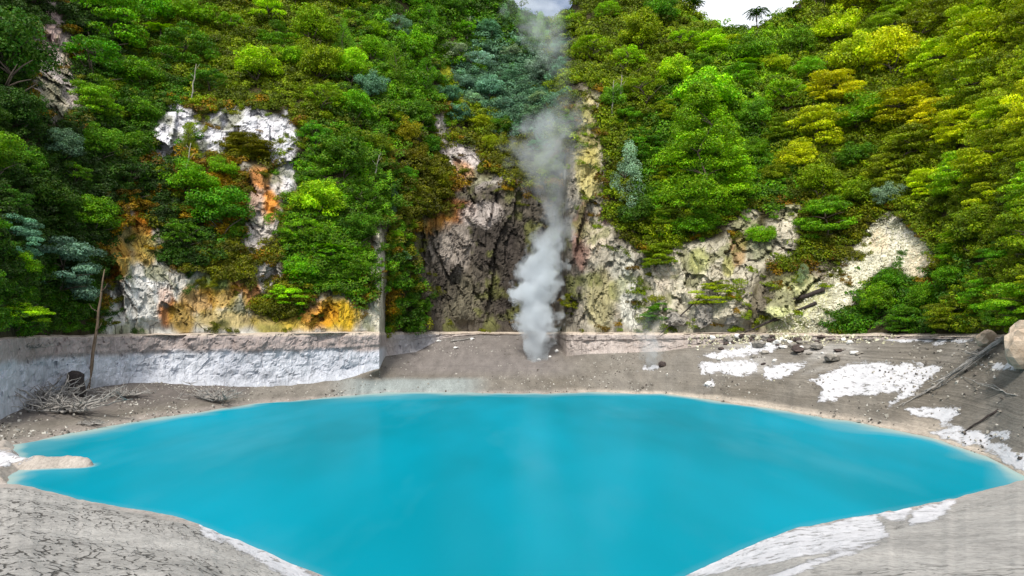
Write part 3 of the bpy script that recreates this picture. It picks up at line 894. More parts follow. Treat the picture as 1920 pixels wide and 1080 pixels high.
# trees with a look of their own
SPECIAL = [
 (1322, 285, 178, 'cone', 'bright green', 'tall dense conical green tree standing out on the right slope', .86),
 (1330, 180, 120, 'round', 'bright green', 'broad light green tree behind the top of the conical tree', 1.0),
 (1178, 340, 92, 'spire', 'grey-green', 'pale feathery grey-green tree at the edge of the right headland', 1.15),
 (1195, 405, 80, 'round', 'dark green', 'dark green bush below the pale feathery tree', 1.0),
 (1665, 370, 60, 'round', 'grey-green', 'pale grey-green bush at the top of the scree', .9),
 (1508, 520, 40, 'spire', 'grey-green', 'slim grey-green shrub beside the left edge of the scree', .9),
 (1010, 275, 42, 'umbrella', 'blue-green', 'blue-green tuft standing inside the steam', .9),
 (733, 375, 46, 'spire', 'blue-green', 'dark blue-green bush at the corner of the left spur', 1.0),
 (748, 480, 46, 'umbrella', 'blue-green', 'blue-green fan-leaved shrub on the gully side', .8),
 (352, 268, 50, 'spire', 'olive', 'slim olive young tree in front of the white cliff', 1.1),
 (408, 400, 110, 'round', 'deep green', 'large deep green tree left of the orange rock column', 1.0),
 (355, 345, 96, 'round', 'mid green', 'leafy green tree below the left end of the white cliff', .9),
 (465, 268, 88, 'layer', 'brown-green', 'brown-green shrub growing across the white cliff', .55),
 (535, 560, 84, 'umbrella', 'bright green', 'bright green fern-like bush low on the left wall', .8),
 (655, 130, 74, 'round', 'bright green', 'smooth light green tree on the slope left of the gully', 1.1),
 (700, 100, 62, 'round', 'mid green', 'rounded tree beside the smooth light green one', 1.0),
 (1345, 545, 84, 'layer', 'olive', 'wide olive shrub on the tan rocks right of the headland', .6),
 (1240, 480, 70, 'layer', 'olive', 'olive shrub on the shoulder of the right headland', .75),
 (1235, 585, 58, 'layer', 'deep green', 'dark low shrub at the foot of the right headland', .7),
 (1428, 445, 56, 'round', 'mid green', 'small green shrub between the two tan rock spires', .9),
 (1300, 425, 80, 'round', 'mid green', 'green bush under the conical tree', .75),
 (1560, 60, 84, 'round', 'yellow-green', 'glowing yellow-green tree high on the right slope', 1.0),
 (1560, 165, 90, 'layer', 'golden', 'golden layered tree on the right slope', .8),
 (1690, 200, 110, 'layer', 'golden', 'wide golden tree in the brightest part of the slope', .75),
 (1110, 90, 80, 'umbrella', 'olive', 'olive umbrella-crowned tree on the headland brow', .8),
 (30, 590, 110, 'umbrella', 'bright green', 'bright green ferny bush above the left end of the wall', .6),
 (15, 110, 150, 'round', 'dark green', 'huge dark tree at the very left edge', 1.2),
 (640, 300, 100, 'round', 'deep green', 'large rounded deep green tree on the left spur', 1.0),
]
allt = []
pts_sp = []
for (x, y, wpx, form, colr, lab, hs) in SPECIAL:
    o = place_tree(x, y, wpx, form, colr, hs=hs)
    tag(o, lab, 'tree' if 'shrub' not in lab and 'bush' not in lab and 'tuft' not in lab else 'shrub')
    if 'shrub' in lab or 'bush' in lab or 'tuft' in lab: o.name = 'shrub'
    pts_sp.append((x, y, wpx))
# the forest: dart throwing over the zones
placed = [(x, y, w * .9) for x, y, w in pts_sp] + [(1322, 360, 150), (1322, 220, 110)]
count = 0
cand = []
for zi, z in enumerate(ZONES):
    area = (z[2] - z[0]) * (z[3] - z[1])
    for q in range(int(area / (z[4] ** 2) * 26)):
        cand.append((rng.uniform(z[0], z[2]), rng.uniform(z[1], z[3]), zi))
rng.shuffle(cand)
cand = np.array(cand)
cr_ = np.maximum(rockness(cand[:, 0], cand[:, 1]), np.maximum(rockness(cand[:, 0], cand[:, 1] + 24) - 3, rockness(cand[:, 0], cand[:, 1] + 42) - 12))
forest = []
for (x, y, zi), rr in zip(cand, cr_):
    z = ZONES[int(zi)]
    w_ = z[4] * 1.1 * rng.uniform(.75, 1.35)
    if rr > -w_ * .34: continue
    if y + .4 * w_ > 628: continue
    rp_ = float(ip(x, RIDGEP))
    if y < rp_ - w_ * .05: continue
    if any(in_poly(np.array([x + dx * w_ * .4]), np.array([y - .35 * w_]), g)[0] for g in SKY_GAP for dx in (-1, 0, 1)): continue
    if any((x - a) ** 2 + (y - b) ** 2 < ((w_ + c_) * .5 * .70) ** 2 for a, b, c_ in placed): continue
    placed.append((x, y, w_)); forest.append((x, y, w_, int(zi)))
forest.sort(key=lambda q: -q[2])
forest = forest[:272]
print('forest trees', len(forest))
buckets = {}
for (x, y, w_, zi) in forest:
    z = ZONES[zi]
    cs = list(z[6]); wt = np.array([z[6][k] for k in cs], float)
    colr = cs[rng.choice(len(cs), p=wt / wt.sum())]
    form = z[7][rng.integers(len(z[7]))]
    o = place_tree(x, y, w_, form, colr, hs=rng.uniform(.8, 1.15))
    buckets.setdefault((zi, colr, form), []).append((x, o))
for (zi, colr, form), v in buckets.items():
    v.sort(key=lambda q: q[0])
    ph = ZONES[zi][5]
    for i, (x, o) in enumerate(v):
        if len(v) == 1: lab = 'the only %s %s tree %s' % (SHAPE[form], colr, ph)
        else: lab = '%s from left of %s %s %s trees %s' % (WORDS[i + 1], NUM[len(v)], SHAPE[form], colr, ph)
        tag(o, lab, 'tree', 'trees clothing the crater slopes')

# tree ferns
def frond_mesh():
    r2 = np.random.default_rng(5)
    C, N = [], []
    for k in range(22):
        a = k / 22 * 6.283 + r2.uniform(-.1, .1); L = r2.uniform(.42, .56); lift = r2.uniform(.10, .24)
        for s_ in np.linspace(.08, 1, 26):
            r = L * s_; zc = .9 + lift * math.sin(s_ * 1.9) - .17 * s_ ** 2.2
            wdt = .085 * math.sin(min(1, s_ * 1.1 + .12) * math.pi * .9) + .008
            for sd_ in (-1, 1):
                for q in (.3, .8):
                    C.append((r * math.cos(a) - sd_ * wdt * q * math.sin(a), r * math.sin(a) + sd_ * wdt * q * math.cos(a), zc - .03 * q))
                    N.append((r2.normal() * .2, r2.normal() * .2, 1))
    return leaf_mesh('fern_crown', np.array(C), np.array(N), .05, M_leaf)
fern_c = frond_mesh()
mb = MB(); mb.tube([(0, 0, -.2), (.01, 0, .3), (0, .01, .7), (0, 0, .93)], [.035, .026, .022, .028], 7)
fern_t = mb.mesh('fern_trunk'); fern_t.materials.append(M_bark)
for (x, y, w_, colr, lab) in [(1420, 30, 46, 'dark green', 'dark tree fern standing alone against the white sky gap'),
                    (1300, 12, 44, 'dark green', 'dark tree fern at the left side of the white sky gap'),
                    (1400, 125, 56, 'bright green', 'bright green tree fern on the ridge below the sky gap'),
                    (620, 470, 60, 'mid green', 'green tree fern on the left spur above the wall'),
                    (560, 520, 60, 'bright green', 'bright tree fern beside the mid-left pale rock'),
                    (1810, 450, 84, 'bright green', 'bright tree fern on the slope right of the scree'),
                    (300, 60, 60, 'bright green', 'bright tree fern on the upper left slope'),
                    (1490, 30, 40, 'dark green', 'dark tree fern at the right side of the white sky gap')]:
    sky_ = y < 50
    base = surf([x], [max(y + .5 * w_, float(ip(x, RIDGEP)) + 14 if sky_ else 0)])[0]
    wm_ = w_ * base[1] / F
    root = bpy.data.objects.new('tree_fern', None); COL.objects.link(root)
    zt = at(np.array([x]), np.array([y - 7.0]), np.array([base[1]]))[0][2]
    hh = max(.5, (zt - base[2]) / (.95 * wm_)) if sky_ else .7
    root.location = base; root.scale = (wm_, wm_, wm_ * hh); root.rotation_euler = (0, 0, rng.uniform(0, 6))
    for me_, nm in ((fern_c, 'crown'), (fern_t, 'trunk')):
        o = bpy.data.objects.new(nm, me_); COL.objects.link(o); o.parent = root
        if nm == 'crown': o.color = (*PAL[colr], 1)
    if sky_: root.scale = (wm_, wm_, wm_ * min(hh, 2.4)); 
    tag(root, lab, 'tree fern')

# undergrowth: thousands of low clumps nobody could count, one object
protos = bpy.data.collections.new('undergrowth_clumps')
rng = np.random.default_rng(9)
for i in range(5):
    C, N, V = [], [], []
    for q in range(9):
        d = rng.normal(size=3) * .45; d[2] = abs(d[2]) * .45
        p, nm = clump_leaves(d, rng.uniform(.3, .5), .65, 70)
        C.append(p); N.append(nm); V.append(np.clip(.5 + .2 * rng.normal() + .25 * rng.normal(size=len(p)), 0, 1))
    m_ = leaf_mesh('clump', np.concatenate(C), np.concatenate(N), .15, M_under, np.concatenate(V))
    protos.objects.link(bpy.data.objects.new('leaf_clump', m_))
NU = 15000
ux = rng.uniform(-150, 2060, NU); uy = rng.uniform(-170, 622, NU)
ur = rockness(ux, uy)
upy = ip(ux, RIDGEP)
un = fbm(np.stack([ux, uy, ux * 0], -1), 40, 3, 61)
keep = (uy > upy + 4) & ((ur < -5 + 10 * un) | ((rng.random(NU) < .10 + .25 * (un > .2)) & (ur < 30)))
fringe = ((ur > -14) & (ur < 2))
ux, uy, ur, un = ux[keep], uy[keep], ur[keep], un[keep]
UP = surf(ux, uy)
tint = np.zeros((len(ux), 4)); tint[:, 3] = 1
UNDER = [  # background undergrowth colours by place: px, py, radius, colour, share
 (120, 100, 260, 'dark green'), (100, 400, 220, 'dark green'), (350, 80, 220, 'olive'), (240, 160, 160, 'deep green'), (500, 100, 200, 'olive'), (440, 270, 90, 'brown-green'), (400, 340, 70, 'rusty'),
 (230, 400, 60, 'rusty'), (500, 560, 110, 'brown-green'), (640, 590, 80, 'rusty'), (620, 400, 160, 'mid green'), (640, 520, 120, 'mid green'), (740, 120, 150, 'mid green'), (770, 320, 70, 'brown-green'), (770, 400, 60, 'brown-green'), (760, 540, 70, 'deep green'),
 (860, 330, 90, 'brown-green'), (880, 250, 80, 'olive'), (840, 160, 26, 'yellow-green'), (855, 200, 26, 'yellow-green'), (950, 150, 120, 'blue-green'), (960, 40, 100, 'deep green'), (930, 300, 80, 'brown-green'), (900, 480, 150, 'brown-green'),
 (1150, 90, 150, 'olive'), (1130, 300, 100, 'olive'), (1150, 450, 100, 'olive'), (1300, 500, 140, 'olive'), (1350, 300, 180, 'mid green'), (1500, 500, 120, 'olive'), (1400, 130, 120, 'bright green'), (1600, 200, 200, 'olive'),
 (1850, 150, 260, 'yellow-green'), (1700, 300, 200, 'olive'), (1850, 400, 200, 'olive'), (1700, 560, 160, 'deep green'), (1900, 560, 120, 'olive'), (60, 590, 120, 'deep green'), (1640, 400, 60, 'brown-green'), (1560, 430, 90, 'brown-green')]
D = np.stack([((ux - a) ** 2 + (uy - b) ** 2) / r ** 2 for a, b, r, _ in UNDER], 1) + rng.gumbel(0, .28, (len(ux), len(UNDER)))
pick = D.argmin(1)
cols_u = np.array([PAL[u[3]] for u in UNDER])[pick]
near_rock = (ur > -16)
alt = np.where(rng.random(len(ux))[:, None] < .35, np.array(PAL['rusty']), np.array(PAL['brown-green']))
cols_u = np.where((near_rock & (rng.random(len(ux)) < .4))[:, None], alt, cols_u)
tint[:, :3] = cols_u * rng.uniform(.35, 1.05, (len(ux), 1))
usz = rng.uniform(13, 30, len(ux)) * UP[:, 1] / F
usz = np.where(ur > -6, usz * .55, usz)
me = bpy.data.meshes.new('undergrowth')
me.vertices.add(len(UP)); me.vertices.foreach_set('co', UP.astype(np.float32).ravel())
add_attr(me, 'tint', 'FLOAT_COLOR', 'POINT', tint)
add_attr(me, 'size', 'FLOAT', 'POINT', usz)
add_attr(me, 'pick', 'INT', 'POINT', rng.integers(0, 5, len(UP)))
add_attr(me, 'turn', 'FLOAT_VECTOR', 'POINT', np.stack([rng.uniform(0, .9, len(UP)), rng.uniform(-.3, .3, len(UP)), rng.uniform(-.6, .6, len(UP))], -1))
ug = link('undergrowth', me)
tag(ug, 'dense low ferns and scrub covering the crater slopes between the trees', 'undergrowth', kind='stuff')
ng = bpy.data.node_groups.new('scatter', 'GeometryNodeTree')
ng.interface.new_socket('Geometry', in_out='INPUT', socket_type='NodeSocketGeometry')
ng.interface.new_socket('Geometry', in_out='OUTPUT', socket_type='NodeSocketGeometry')
gi = ng.nodes.new('NodeGroupInput'); go = ng.nodes.new('NodeGroupOutput')
ci = ng.nodes.new('GeometryNodeCollectionInfo'); ci.inputs['Collection'].default_value = protos
ci.inputs['Separate Children'].default_value = True
iop = ng.nodes.new('GeometryNodeInstanceOnPoints'); iop.inputs['Pick Instance'].default_value = True
def named(n, typ):
    q = ng.nodes.new('GeometryNodeInputNamedAttribute'); q.data_type = typ; q.inputs['Name'].default_value = n
    return q.outputs['Attribute']
ng.links.new(gi.outputs[0], iop.inputs['Points']); ng.links.new(ci.outputs[0], iop.inputs['Instance'])
ng.links.new(named('size', 'FLOAT'), iop.inputs['Scale']); ng.links.new(named('pick', 'INT'), iop.inputs['Instance Index'])
ng.links.new(named('turn', 'FLOAT_VECTOR'), iop.inputs['Rotation'])
ng.links.new(iop.outputs[0], go.inputs[0])
ug.modifiers.new('scatter', 'NODES').node_group = ng

# ------------------------------------------------------------------ dead wood
def wander(p0, p1, n, jit, rd):
    p0, p1 = Vector(p0), Vector(p1)
    L = (p1 - p0).length
    out = []
    for i in range(n + 1):
        t = i / n
        q = p0.lerp(p1, t)
        if 0 < i < n: q += Vector((rd.uniform(-1, 1), rd.uniform(-1, 1), rd.uniform(-1, 1))) * jit * L
        out.append(q)
    return out
def snag(name, px, py, wpx, n, seed, mat, label, cat, low=False):
    """a tangle of dead bleached branches radiating from a root"""
    rd = random.Random(seed)
    c0 = surf1(px, py)
    s = wpx * c0.y / F
    m = MB()
    for i in range(int(n * 1.7)):
        a = rd.uniform(0, 6.283); L = s * rd.uniform(.25, .62)
        st = Vector((rd.uniform(-.25, .25) * s, rd.uniform(-.15, .15) * s, .05 + rd.random() * .1))
        up = rd.uniform(.02, .22) if low else rd.uniform(.08, .55)
        en = st + Vector((math.cos(a) * L, math.sin(a) * L * .7, up * L))
        pts = wander(st, en, 5, .06, rd)
        r0 = rd.uniform(.07, .15) * (s / 6) ** .5
        m.tube(pts, [r0 * (1 - .16 * k) for k in range(6)], 5)
        for q in range(rd.randint(1, 3)):
            k = rd.randint(2, 4)
            e2 = pts[k] + Vector((rd.uniform(-1, 1), rd.uniform(-1, 1), rd.uniform(0, .8))) * L * .35
            m.tube(wander(pts[k], e2, 3, .08, rd), [r0 * .55, r0 * .4, r0 * .28, r0 * .14], 4)
    me_ = m.mesh(name); me_.materials.append(mat)
    o = bpy.data.objects.new(name, me_); COL.objects.link(o); o.location = c0
    tag(o, label, cat)
    return o
snag('dead_branches', 118, 772, 150, 44, 1, M_drift, 'big tangle of bleached branches nearest the water at the left', 'dead branches')
snag('dead_branches', 80, 748, 120, 34, 2, M_drift, 'tangle of bleached branches under the hollow in the left wall', 'dead branches')
snag('dead_branches', 225, 742, 110, 30, 3, M_drift, 'thin bleached branches at the foot of the leaning dead trunk', 'dead branches', True)
snag('dead_branches', 398, 752, 96, 30, 4, M_drift, 'spiky bleached branch heap alone on the left shore mud', 'dead branches')
snag('dead_branches', 168, 796, 60, 16, 5, M_drift, 'small twig heap at the water edge below the big tangle', 'dead branches', True)
snag('dead_branches', 60, 652, 60, 10, 6, M_drift, 'pale sticks lodged near the top of the left wall', 'dead branches', True)
snag('dead_branches', 1850, 668, 60, 12, 7, M_drift, 'thin root sprays beside the long fallen tree at right', 'dead branches', True)

# leaning dead trunk on the left wall
b0 = surf1(176, 716); t0 = at(np.array([196.]), np.array([505.]), np.array([b0.y - 1.0]))[0]
rd = random.Random(3)
b0.y -= 1.2
m = MB(); m.tube(wander(b0 - Vector((0, 0, 1.6)), t0, 9, .006, rd), [.22, .21, .21, .2, .19, .17, .15, .13, .1, .05], 8)
for k_, sgn in ((.45, 1), (.62, -1), (.8, 1)):
    q = Vector(b0).lerp(Vector(t0), k_); m.tube([q, q + Vector((.7 * sgn, -.3, .5)), q + Vector((1.0 * sgn, -.4, 1.1))], [.07, .05, .02], 5)
o = link('dead_tree', m.mesh('dead_tree'), M_brownwood); tag(o, 'slim brown dead trunk standing almost upright before the left wall', 'dead tree')
# dark stump
def boulder(name, loc, size, mat, seed, label=None, cat='rock', group=None, sub=3, sharp=.35):
    bm = bmesh.new(); bmesh.ops.create_icosphere(bm, subdivisions=sub, radius=1)
    V = np.array([v.co[:] for v in bm.verts])
    off = seed * 7.31
    d = 1 + sharp * fbm(V + off, .9, 4, 3) + .10 * np.sign(fbm(V + off, .7, 1, 5))
    # cleave with a few flat cuts
    r2 = np.random.default_rng(seed)
    V = V * d[:, None]
    for q in range(7):
        nrm = r2.normal(size=3); nrm /= np.linalg.norm(nrm); k = r2.uniform(.55, .85)
        e = V @ nrm - k; V = V - np.maximum(e, 0)[:, None] * nrm * .9
    if sub > 3:
        W_ = V * np.array(size)
        V = V * (1 + min(1, max(size) / 4) * (.9 * fracture(W_ + off, 1.6, 3) + .45 * fracture(W_ + off, .7, 9))[:, None] / max(size))
    for v, c_ in zip(bm.verts, V): v.co = Vector((c_[0] * size[0], c_[1] * size[1], c_[2] * size[2]))
    me_ = bpy.data.meshes.new(name); bm.to_mesh(me_); bm.free(); me_.materials.append(mat)
    o = bpy.data.objects.new(name, me_); COL.objects.link(o); o.location = loc
    o.rotation_euler = (0, 0, r2.uniform(0, 6.28))
    if label: tag(o, label, cat, group)
    return o
STUMP = 1
def log(name, pa, pb, r0, r1, mat, label, seed, fork=0, lift=.25, strands=0):
    rd = random.Random(seed)
    A, B = surf1(*pa) + Vector((0, -.2, lift)), surf1(*pb) + Vector((0, -.2, lift))
    m = MB(); pts = wander(A, B, 8, .012, rd)
    m.tube(pts, [r0 + (r1 - r0) * k / 8 for k in range(9)], 8)
    L = (B - A).length
    for q in range(fork):
        k = rd.randint(2, 7)
        dirv = (B - A).normalized()
        e = pts[k] + dirv * L * rd.uniform(.12, .3) + Vector((rd.uniform(-1, 1), rd.uniform(-1, .2), rd.uniform(-.2, .5))) * L * .09
        m.tube(wander(pts[k], e, 4, .03, rd), [r1 * 1.2 + .03, r1 + .02, .04, .03, .015], 5)
    for q in range(strands):
        k0 = rd.uniform(0, .45); k1 = rd.uniform(.55, 1.0); off = Vector((rd.uniform(-1, 1), rd.uniform(-1, 1), rd.uniform(-.3, .7))) * r0
        st = A.lerp(B, k0) + off; en = A.lerp(B, k1) + off * rd.uniform(1, 4)
        m.tube(wander(st, en, 6, .015, rd), [r0 * .30 * (1 - .12 * k) for k in range(7)], 5)
    o = link(name, m.mesh(name), mat); tag(o, label, 'fallen log')
log('fallen_tree', (1880, 640), (1735, 738), .22, .07, M_drift, 'long split bleached tree lying down the right mud slope', 1, 14, .35, 14)
log('fallen_tree', (1745, 730), (1690, 762), .10, .03, M_drift, 'thin branched treetop continuing below the long fallen tree', 9, 5, .15)
log('fallen_log', (1868, 770), (1800, 812), .12, .05, M_darkwood, 'thin dark stick on the mud near the right edge', 2, 2, .12)
log('fallen_log', (1545, 548), (1418, 590), .40, .22, M_darkwood, 'dark fallen log lying across the foot of the scree', 3, 5, .5)
log('fallen_log', (1530, 572), (1450, 606), .30, .14, M_darkwood, 'lower dark log below the one crossing the scree', 4, 3, .4)
log('fallen_log', (1460, 600), (1395, 628), .26, .12, M_darkwood, 'dark log reaching the shore below the scree', 5, 2, .4)
log('fallen_log', (1315, 560), (1240, 628), .16, .08, M_darkwood, 'thin dark log slanting over the pale slab rocks', 6, 2, .4)
log('fallen_log', (845, 641), (892, 634), .20, .12, M_drift, 'pale log lying on the mud in the gully', 7, 1, .2)
log('fallen_log', (1905, 742), (1800, 705), .05, .03, M_drift, 'thin bleached twig on the mud below the right edge rock', 8, 3, .1)

# bare pale stems rising from the forest
for i, (x, y0_, y1_, lab) in enumerate([(1145, 225, 150, 'bare pale stem above the right headland'), (1160, 205, 140, 'second bare pale stem right of the first above the headland'), (352, 330, 268, 'bare pale stem before the white cliff'),
                         (705, 325, 290, 'bare stem on the left spur'), (876, 75, 30, 'bare stem left of the gully top'), (362, 190, 120, 'bare stem above the white cliff')]):
    A = surf1(x, y0_); T = Vector(at(np.array([x + 6.]), np.array([float(y1_)]), np.array([A.y - 2.5]))[0]); A.y -= 2.0
    m = MB(); rd = random.Random(i); pts = wander(A - Vector((0, -1, 1)), T, 6, .015, rd); m.tube(pts, [.16, .15, .14, .12, .1, .07, .04], 6)
    for k in (3, 4, 5): m.tube([pts[k], pts[k] + Vector((rd.uniform(-1.2, 1.2), -.3, rd.uniform(.6, 1.4)))], [.05, .02], 5)
    tag(link('bare_stem', m.mesh('bare_stem'), M_pale), lab, 'dead tree')

# ------------------------------------------------------------------ rocks
def rock_at(px, py, wpx, hpx, mat, seed, label, sink=.3, group=None, name='boulder', sharp=.35, sub=3):
    P_ = surf1(px, py); k = P_.y / F
    sx, sz = wpx * k / 2, hpx * k / 2
    return boulder(name, (P_.x, P_.y + sx * .2, P_.z + sz * (1 - sink)), (sx, sx * .85, sz), mat, seed, label, 'rock', group, sharp=sharp, sub=5 if name != 'boulder' else sub)
P_ = surf1(150, 738); P_.y -= 1.0
m = MB(); m.tube([P_ + Vector((0, 0, -.8)), P_ + Vector((.05, 0, .8)), P_ + Vector((-.05, 0, 1.6)), P_ + Vector((.02, 0, 2.5)), P_ + Vector((.1, 0, 2.8))], [1.15, 1.1, 1.0, .95, .55], 7)
tag(link('tree_stump', m.mesh('tree_stump'), M_darkwood), 'thick dark stump at the wall foot left of the dead trunk', 'stump')
rock_at(1243, 688, 15, 13, M_stone_dark, 1, 'small dark rock beside the little steam vent')
rock_at(1500, 662, 30, 17, M_stone_dark, 2, 'darkest round boulder in the rubble below the scree')
rock_at(1562, 678, 34, 20, M_stone_grey, 3, 'grey boulder at the right end of the rubble')
rock_at(1535, 655, 26, 16, M_stone_grey, 4, 'grey boulder behind the right end of the rubble')
rock_at(1425, 652, 30, 14, M_stone_grey, 5, 'flat grey rock at the left end of the rubble')
rock_at(1330, 722, 18, 10, M_stone_white, 6, 'small white stone alone on the mud below the crust patches')
rock_at(1922, 676, 80, 96, M_stone_tan, 7, 'big smooth cream boulder against the right edge', .5, sharp=.35)
rock_at(1858, 650, 44, 34, M_stone_tan, 8, 'cream boulder left of the big one at the right edge', .4, sharp=.3)
rock_at(855, 654, 11, 5, M_stone_white, 10, 'white stone on the gully mud left of the steam')
rock_at(823, 641, 12, 5, M_stone_white, 11, 'white stone near the wall foot in the gully')
rock_at(886, 637, 11, 5, M_stone_white, 12, 'white stone beside the pale gully log')
rock_at(1044, 660, 10, 7, M_stone_white, 13, 'white stone right of the steam foot')
rock_at(1011, 677, 9, 6, M_stone_white, 14, 'small white stone at the very foot of the steam')
rock_at(1033, 670, 6, 4, M_stone_white, 15, 'tiny white pebble between the two stones by the steam')
rock_at(1325, 612, 60, 56, M_stone_grey, 16, 'leaning grey slab at the foot of the tan rocks', .25, name='rock_slab', sharp=.3)
rock_at(1275, 612, 52, 30, M_stone_grey, 17, 'low grey slab left of the leaning one', .25, name='rock_slab', sharp=.3)
rock_at(1375, 612, 50, 34, M_stone_grey, 18, 'speckled block right of the leaning slab', .25, name='rock_slab')
# rubble field: countable stones
rr_ = random.Random(12)
for i in range(70):
    x = rr_.gauss(1470, 75); y = 628 + abs(rr_.gauss(0, 22)) + rr_.random() * 10
    if not 1330 < x < 1640 or y > 705: continue
    w_ = rr_.uniform(6, 20)
    mt = rr_.choice([M_stone_grey, M_stone_grey, M_stone_dark, M_stone_white])
    P_ = surf1(x, y); k = P_.y / F
    nmx = {'grey_stone': 'grey', 'dark_stone': 'dark', 'white_stone': 'white'}[mt.name]
    boulder('rubble_stone', (P_.x, P_.y, P_.z + w_ * k * .1), (w_ * k / 2, w_ * k / 2, w_ * k * rr_.uniform(.2, .38)), mt, 100 + i,
            'small %s stone in the rubble strewn below the scree' % nmx, 'rock', '%s stones in the rubble' % nmx, sub=2)
# scree gravel: uncountable
V, Fc = [], []
cube_v = np.array([(-1, -1, -1), (1, -1, -1), (1, 1, -1), (-1, 1, -1), (-1, -1, 1), (1, -1, 1), (1, 1, 1), (-1, 1, 1)], float)
cube_f = np.array([(0, 3, 2, 1), (4, 5, 6, 7), (0, 1, 5, 4), (1, 2, 6, 5), (2, 3, 7, 6), (3, 0, 4, 7)])
rng = np.random.default_rng(4)
NS = 9000
sx = np.concatenate([rng.uniform(1420, 1760, NS), rng.normal(1470, 90, 1500)]); sy = np.concatenate([rng.uniform(395, 632, NS), 628 + np.abs(rng.normal(0, 26, 1500))])
ok = sdf(sx, sy, ROCKS['scree']) > -3; ok |= (sy > 628) & (sy < 715) & (sx > 1290) & (sx < 1680)
sx, sy = sx[ok], sy[ok]
SP = surf(sx, sy)
for i, p in enumerate(SP):
    s_ = rng.uniform(.05, .17) * (1.7 if rng.random() < .06 else 1)
    q = rng.normal(size=(3, 3)); q, _ = np.linalg.qr(q)
    v = (cube_v * rng.uniform(.5, 1, 3) + rng.normal(size=(8, 3)) * .28) @ q * s_ + p
    V.append(v); Fc.append(cube_f + 8 * i)
t = NT('scree_gravel_stone')
isl = t.new('NewGeometry')
cmix = t.ramp(isl.outputs['Random Per Island'], [(0, (.30, .27, .18)), (.5, (.48, .46, .32)), (1, (.66, .64, .52))])
M_scree = t.done(t.bsdf(cmix, .9).outputs[0])
o = link('scree_gravel', mesh_np('scree_gravel', np.concatenate(V), np.concatenate(Fc), False), M_scree)
tag(o, 'loose pale yellow gravel of the landslip right of the tan rocks', 'gravel', kind='stuff')

V, Fc = [], []
rng = np.random.default_rng(14)
gi_ = rng.integers(0, len(GQ['P']), 9000)
gm = (GQ['x'][gi_] > -20) & (GQ['x'][gi_] < 1940)
dens_ = fbm(GQ['P'][gi_], 7, 3, 88)
gi_ = gi_[gm & ((dens_ > .12) | (rng.random(9000) < .15))]
for i, p in enumerate(GQ['P'][gi_]):
    s_ = rng.uniform(.03, .12) * (2 if rng.random() < .05 else 1)
    q = rng.normal(size=(3, 3)); q, _ = np.linalg.qr(q)
    V.append((cube_v * rng.uniform(.5, 1, 3) + rng.normal(size=(8, 3)) * .25) @ q * s_ + p + np.array([rng.uniform(-.3, .3), rng.uniform(-.2, .2), 0])); Fc.append(cube_f + 8 * i)
t = NT('shore_pebble_stone')
isl = t.new('NewGeometry')
M_peb = t.done(t.bsdf(t.ramp(isl.outputs['Random Per Island'], [(0, (.06, .05, .045)), (.5, (.22, .2, .17)), (1, (.50, .48, .44))]), .9).outputs[0])
tag(link('shore_pebbles', mesh_np('shore_pebbles', np.concatenate(V), np.concatenate(Fc), False), M_peb), 'scattered small pebbles on the mud around the lake', 'pebbles', kind='stuff')

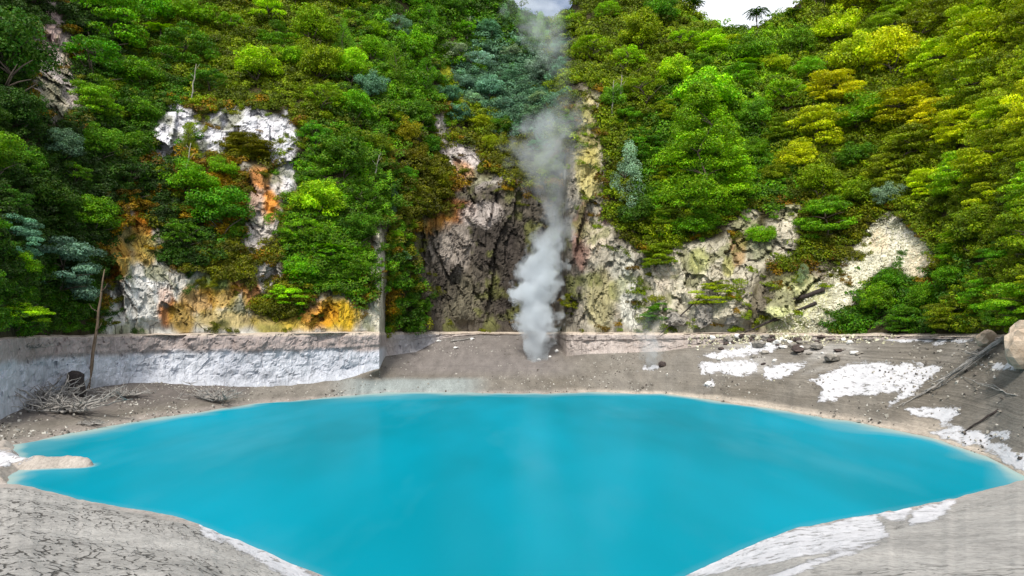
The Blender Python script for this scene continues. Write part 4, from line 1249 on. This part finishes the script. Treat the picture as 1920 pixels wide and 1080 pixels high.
# ------------------------------------------------------------------ steam
def steam(name, path, Y0, Y1, label, dens, seed=0, crisp=1.0, nscale=.22):
    """path: (px, py, half width px, density 0..1) from the foot upwards"""
    n = len(path)
    Ys = [Y0 + (Y1 - Y0) * i / (n - 1) for i in range(n)]
    pts = [Vector(at(np.array([float(a[0])]), np.array([float(a[1])]), np.array([y]))[0]) for a, y in zip(path, Ys)]
    rad = [a[2] * y / F for a, y in zip(path, Ys)]
    z0, z1 = pts[0].z - .5, pts[-1].z
    H_ = z1 - z0
    mb_ = MB(); org = Vector((pts[0].x, pts[0].y, z0))
    # smooth resample
    N_ = 40
    zz_ = np.linspace(0, 1, N_ + 1)
    tz = [(p.z - z0) / H_ for p in pts]; tz[0] = 0.0
    fx = np.interp(zz_, tz, [p.x - org.x for p in pts]); fy = np.interp(zz_, tz, [p.y - org.y for p in pts]); fr = np.interp(zz_, tz, rad)
    fd = np.interp(zz_, tz, [a[3] for a in path])
    k_ = np.ones(5) / 5
    def sm(a): return np.convolve(np.pad(a, 2, 'edge'), k_, 'valid')
    fx, fy, fr = sm(fx), sm(fy), sm(fr)
    mb_.tube([Vector((fx[i], fy[i], zz_[i] * H_)) for i in range(N_ + 1)], [fr[i] * 1.35 for i in range(N_ + 1)], 20)
    t = NT('steam_' + str(seed))
    tc_ = t.new('TexCoord'); ob = tc_.outputs['Object']
    sp = t.new('SeparateXYZ'); t.put(sp.inputs[0], ob)
    u = t.math('DIVIDE', sp.outputs[2], H_, clamp=True)
    def curve(vals, lo, hi):
        n_ = t.new('FloatCurve'); cu = n_.mapping.curves[0]
        vs = [(v - lo) / (hi - lo + 1e-9) for v in vals]
        idx = np.linspace(0, N_, 14).round().astype(int)
        cu.points[0].location = (0, vs[0]); cu.points[1].location = (1, vs[-1])
        for i in idx[1:-1]: cu.points.new(float(zz_[i]), vs[i])
        n_.mapping.use_clip = False
        n_.mapping.update()
        t.put(n_.inputs['Value'], u)
        return t.rng(n_.outputs[0], 0, 1, lo, hi)
    cx = curve(fx, fx.min(), fx.max() + .01); cy = curve(fy, fy.min(), fy.max() + .01); cr__ = curve(fr, 0, fr.max()); cd = curve(fd, 0, 1)
    # warp
    nv = t.new('TexNoise'); t.put(nv.inputs['Vector'], ob); nv.inputs['Scale'].default_value = nscale; nv.inputs['Detail'].default_value = 2
    sv = t.new('SeparateXYZ'); t.put(sv.inputs[0], nv.outputs['Color'])
    wx_ = t.math('MULTIPLY', t.math('SUBTRACT', sv.outputs[0], .5), t.math('MULTIPLY', cr__, 2.0))
    wy_ = t.math('MULTIPLY', t.math('SUBTRACT', sv.outputs[1], .5), t.math('MULTIPLY', cr__, 1.5))
    dx = t.math('ADD', t.math('SUBTRACT', sp.outputs[0], cx), wx_); dy = t.math('ADD', t.math('SUBTRACT', sp.outputs[1], cy), wy_)
    r = t.math('DIVIDE', t.math('SQRT', t.math('ADD', t.math('MULTIPLY', dx, dx), t.math('MULTIPLY', dy, dy))), cr__)
    # billows: inverted voronoi gives cauliflower puffs
    vo = t.new('TexVoronoi', feature='SMOOTH_F1'); t.put(vo.inputs['Vector'], t.mapv(ob, (1, 1, .9))); vo.inputs['Scale'].default_value = nscale * 1.7
    fn = t.noise(ob, nscale * 2.6, 5, .6)
    body = t.math('SUBTRACT', 1.12, r)
    body = t.math('SUBTRACT', body, t.math('MULTIPLY', vo.outputs['Distance'], .95))
    body = t.math('ADD', body, .16)
    body = t.math('ADD', body, t.math('MULTIPLY', t.math('SUBTRACT', fn, .5), .9))
    edge = t.rng(u, 0, 1, .10 / crisp, .65)
    e = t.math('DIVIDE', body, edge, clamp=True)
    den = t.math('MULTIPLY', t.math('MULTIPLY', e, e), t.math('MULTIPLY', cd, dens))
    pv = t.new('VolumePrincipled')
    pv.inputs['Color'].default_value = (.86, .91, .96, 1); pv.inputs['Anisotropy'].default_value = 0.15
    t.put(pv.inputs['Density'], den)
    m_ = t.done(pv.outputs[0], True)
    me_ = mb_.mesh(name)
    o = link(name, me_, m_); o.location = org
    tag(o, label, 'steam')
    return o
STEAM_Y = surf1(1000, 676).y
print('steam depth', STEAM_Y)
steam('steam_column', [(998, 684, 17, .7), (1000, 652, 27, .9), (1012, 612, 44, 1), (998, 568, 50, 1), (1006, 520, 50, .85), (1016, 480, 44, .7), (1038, 435, 32, .30), (1048, 390, 32, .13), (1030, 345, 62, .075), (1008, 300, 96, .085), (1030, 250, 78, .12), (1054, 205, 46, .09),
       (1062, 165, 40, .01), (1048, 120, 36, .05), (1024, 75, 56, .14), (1004, 30, 66, .08), (994, -30, 74, .04)],
      STEAM_Y, STEAM_Y + 9, 'tall column of blue-white steam rising from the mud in the central gully', .55, 1, 1.6)
steam('steam_wisp', [(1222, 692, 10, .8), (1220, 672, 24, .7), (1222, 648, 34, .5), (1214, 620, 46, .2), (1200, 590, 50, .05)],
      surf1(1222, 690).y - .5, surf1(1222, 690).y - .2, 'small faint steam wisp from the vent right of the gully', .26, 2, .5, .5)
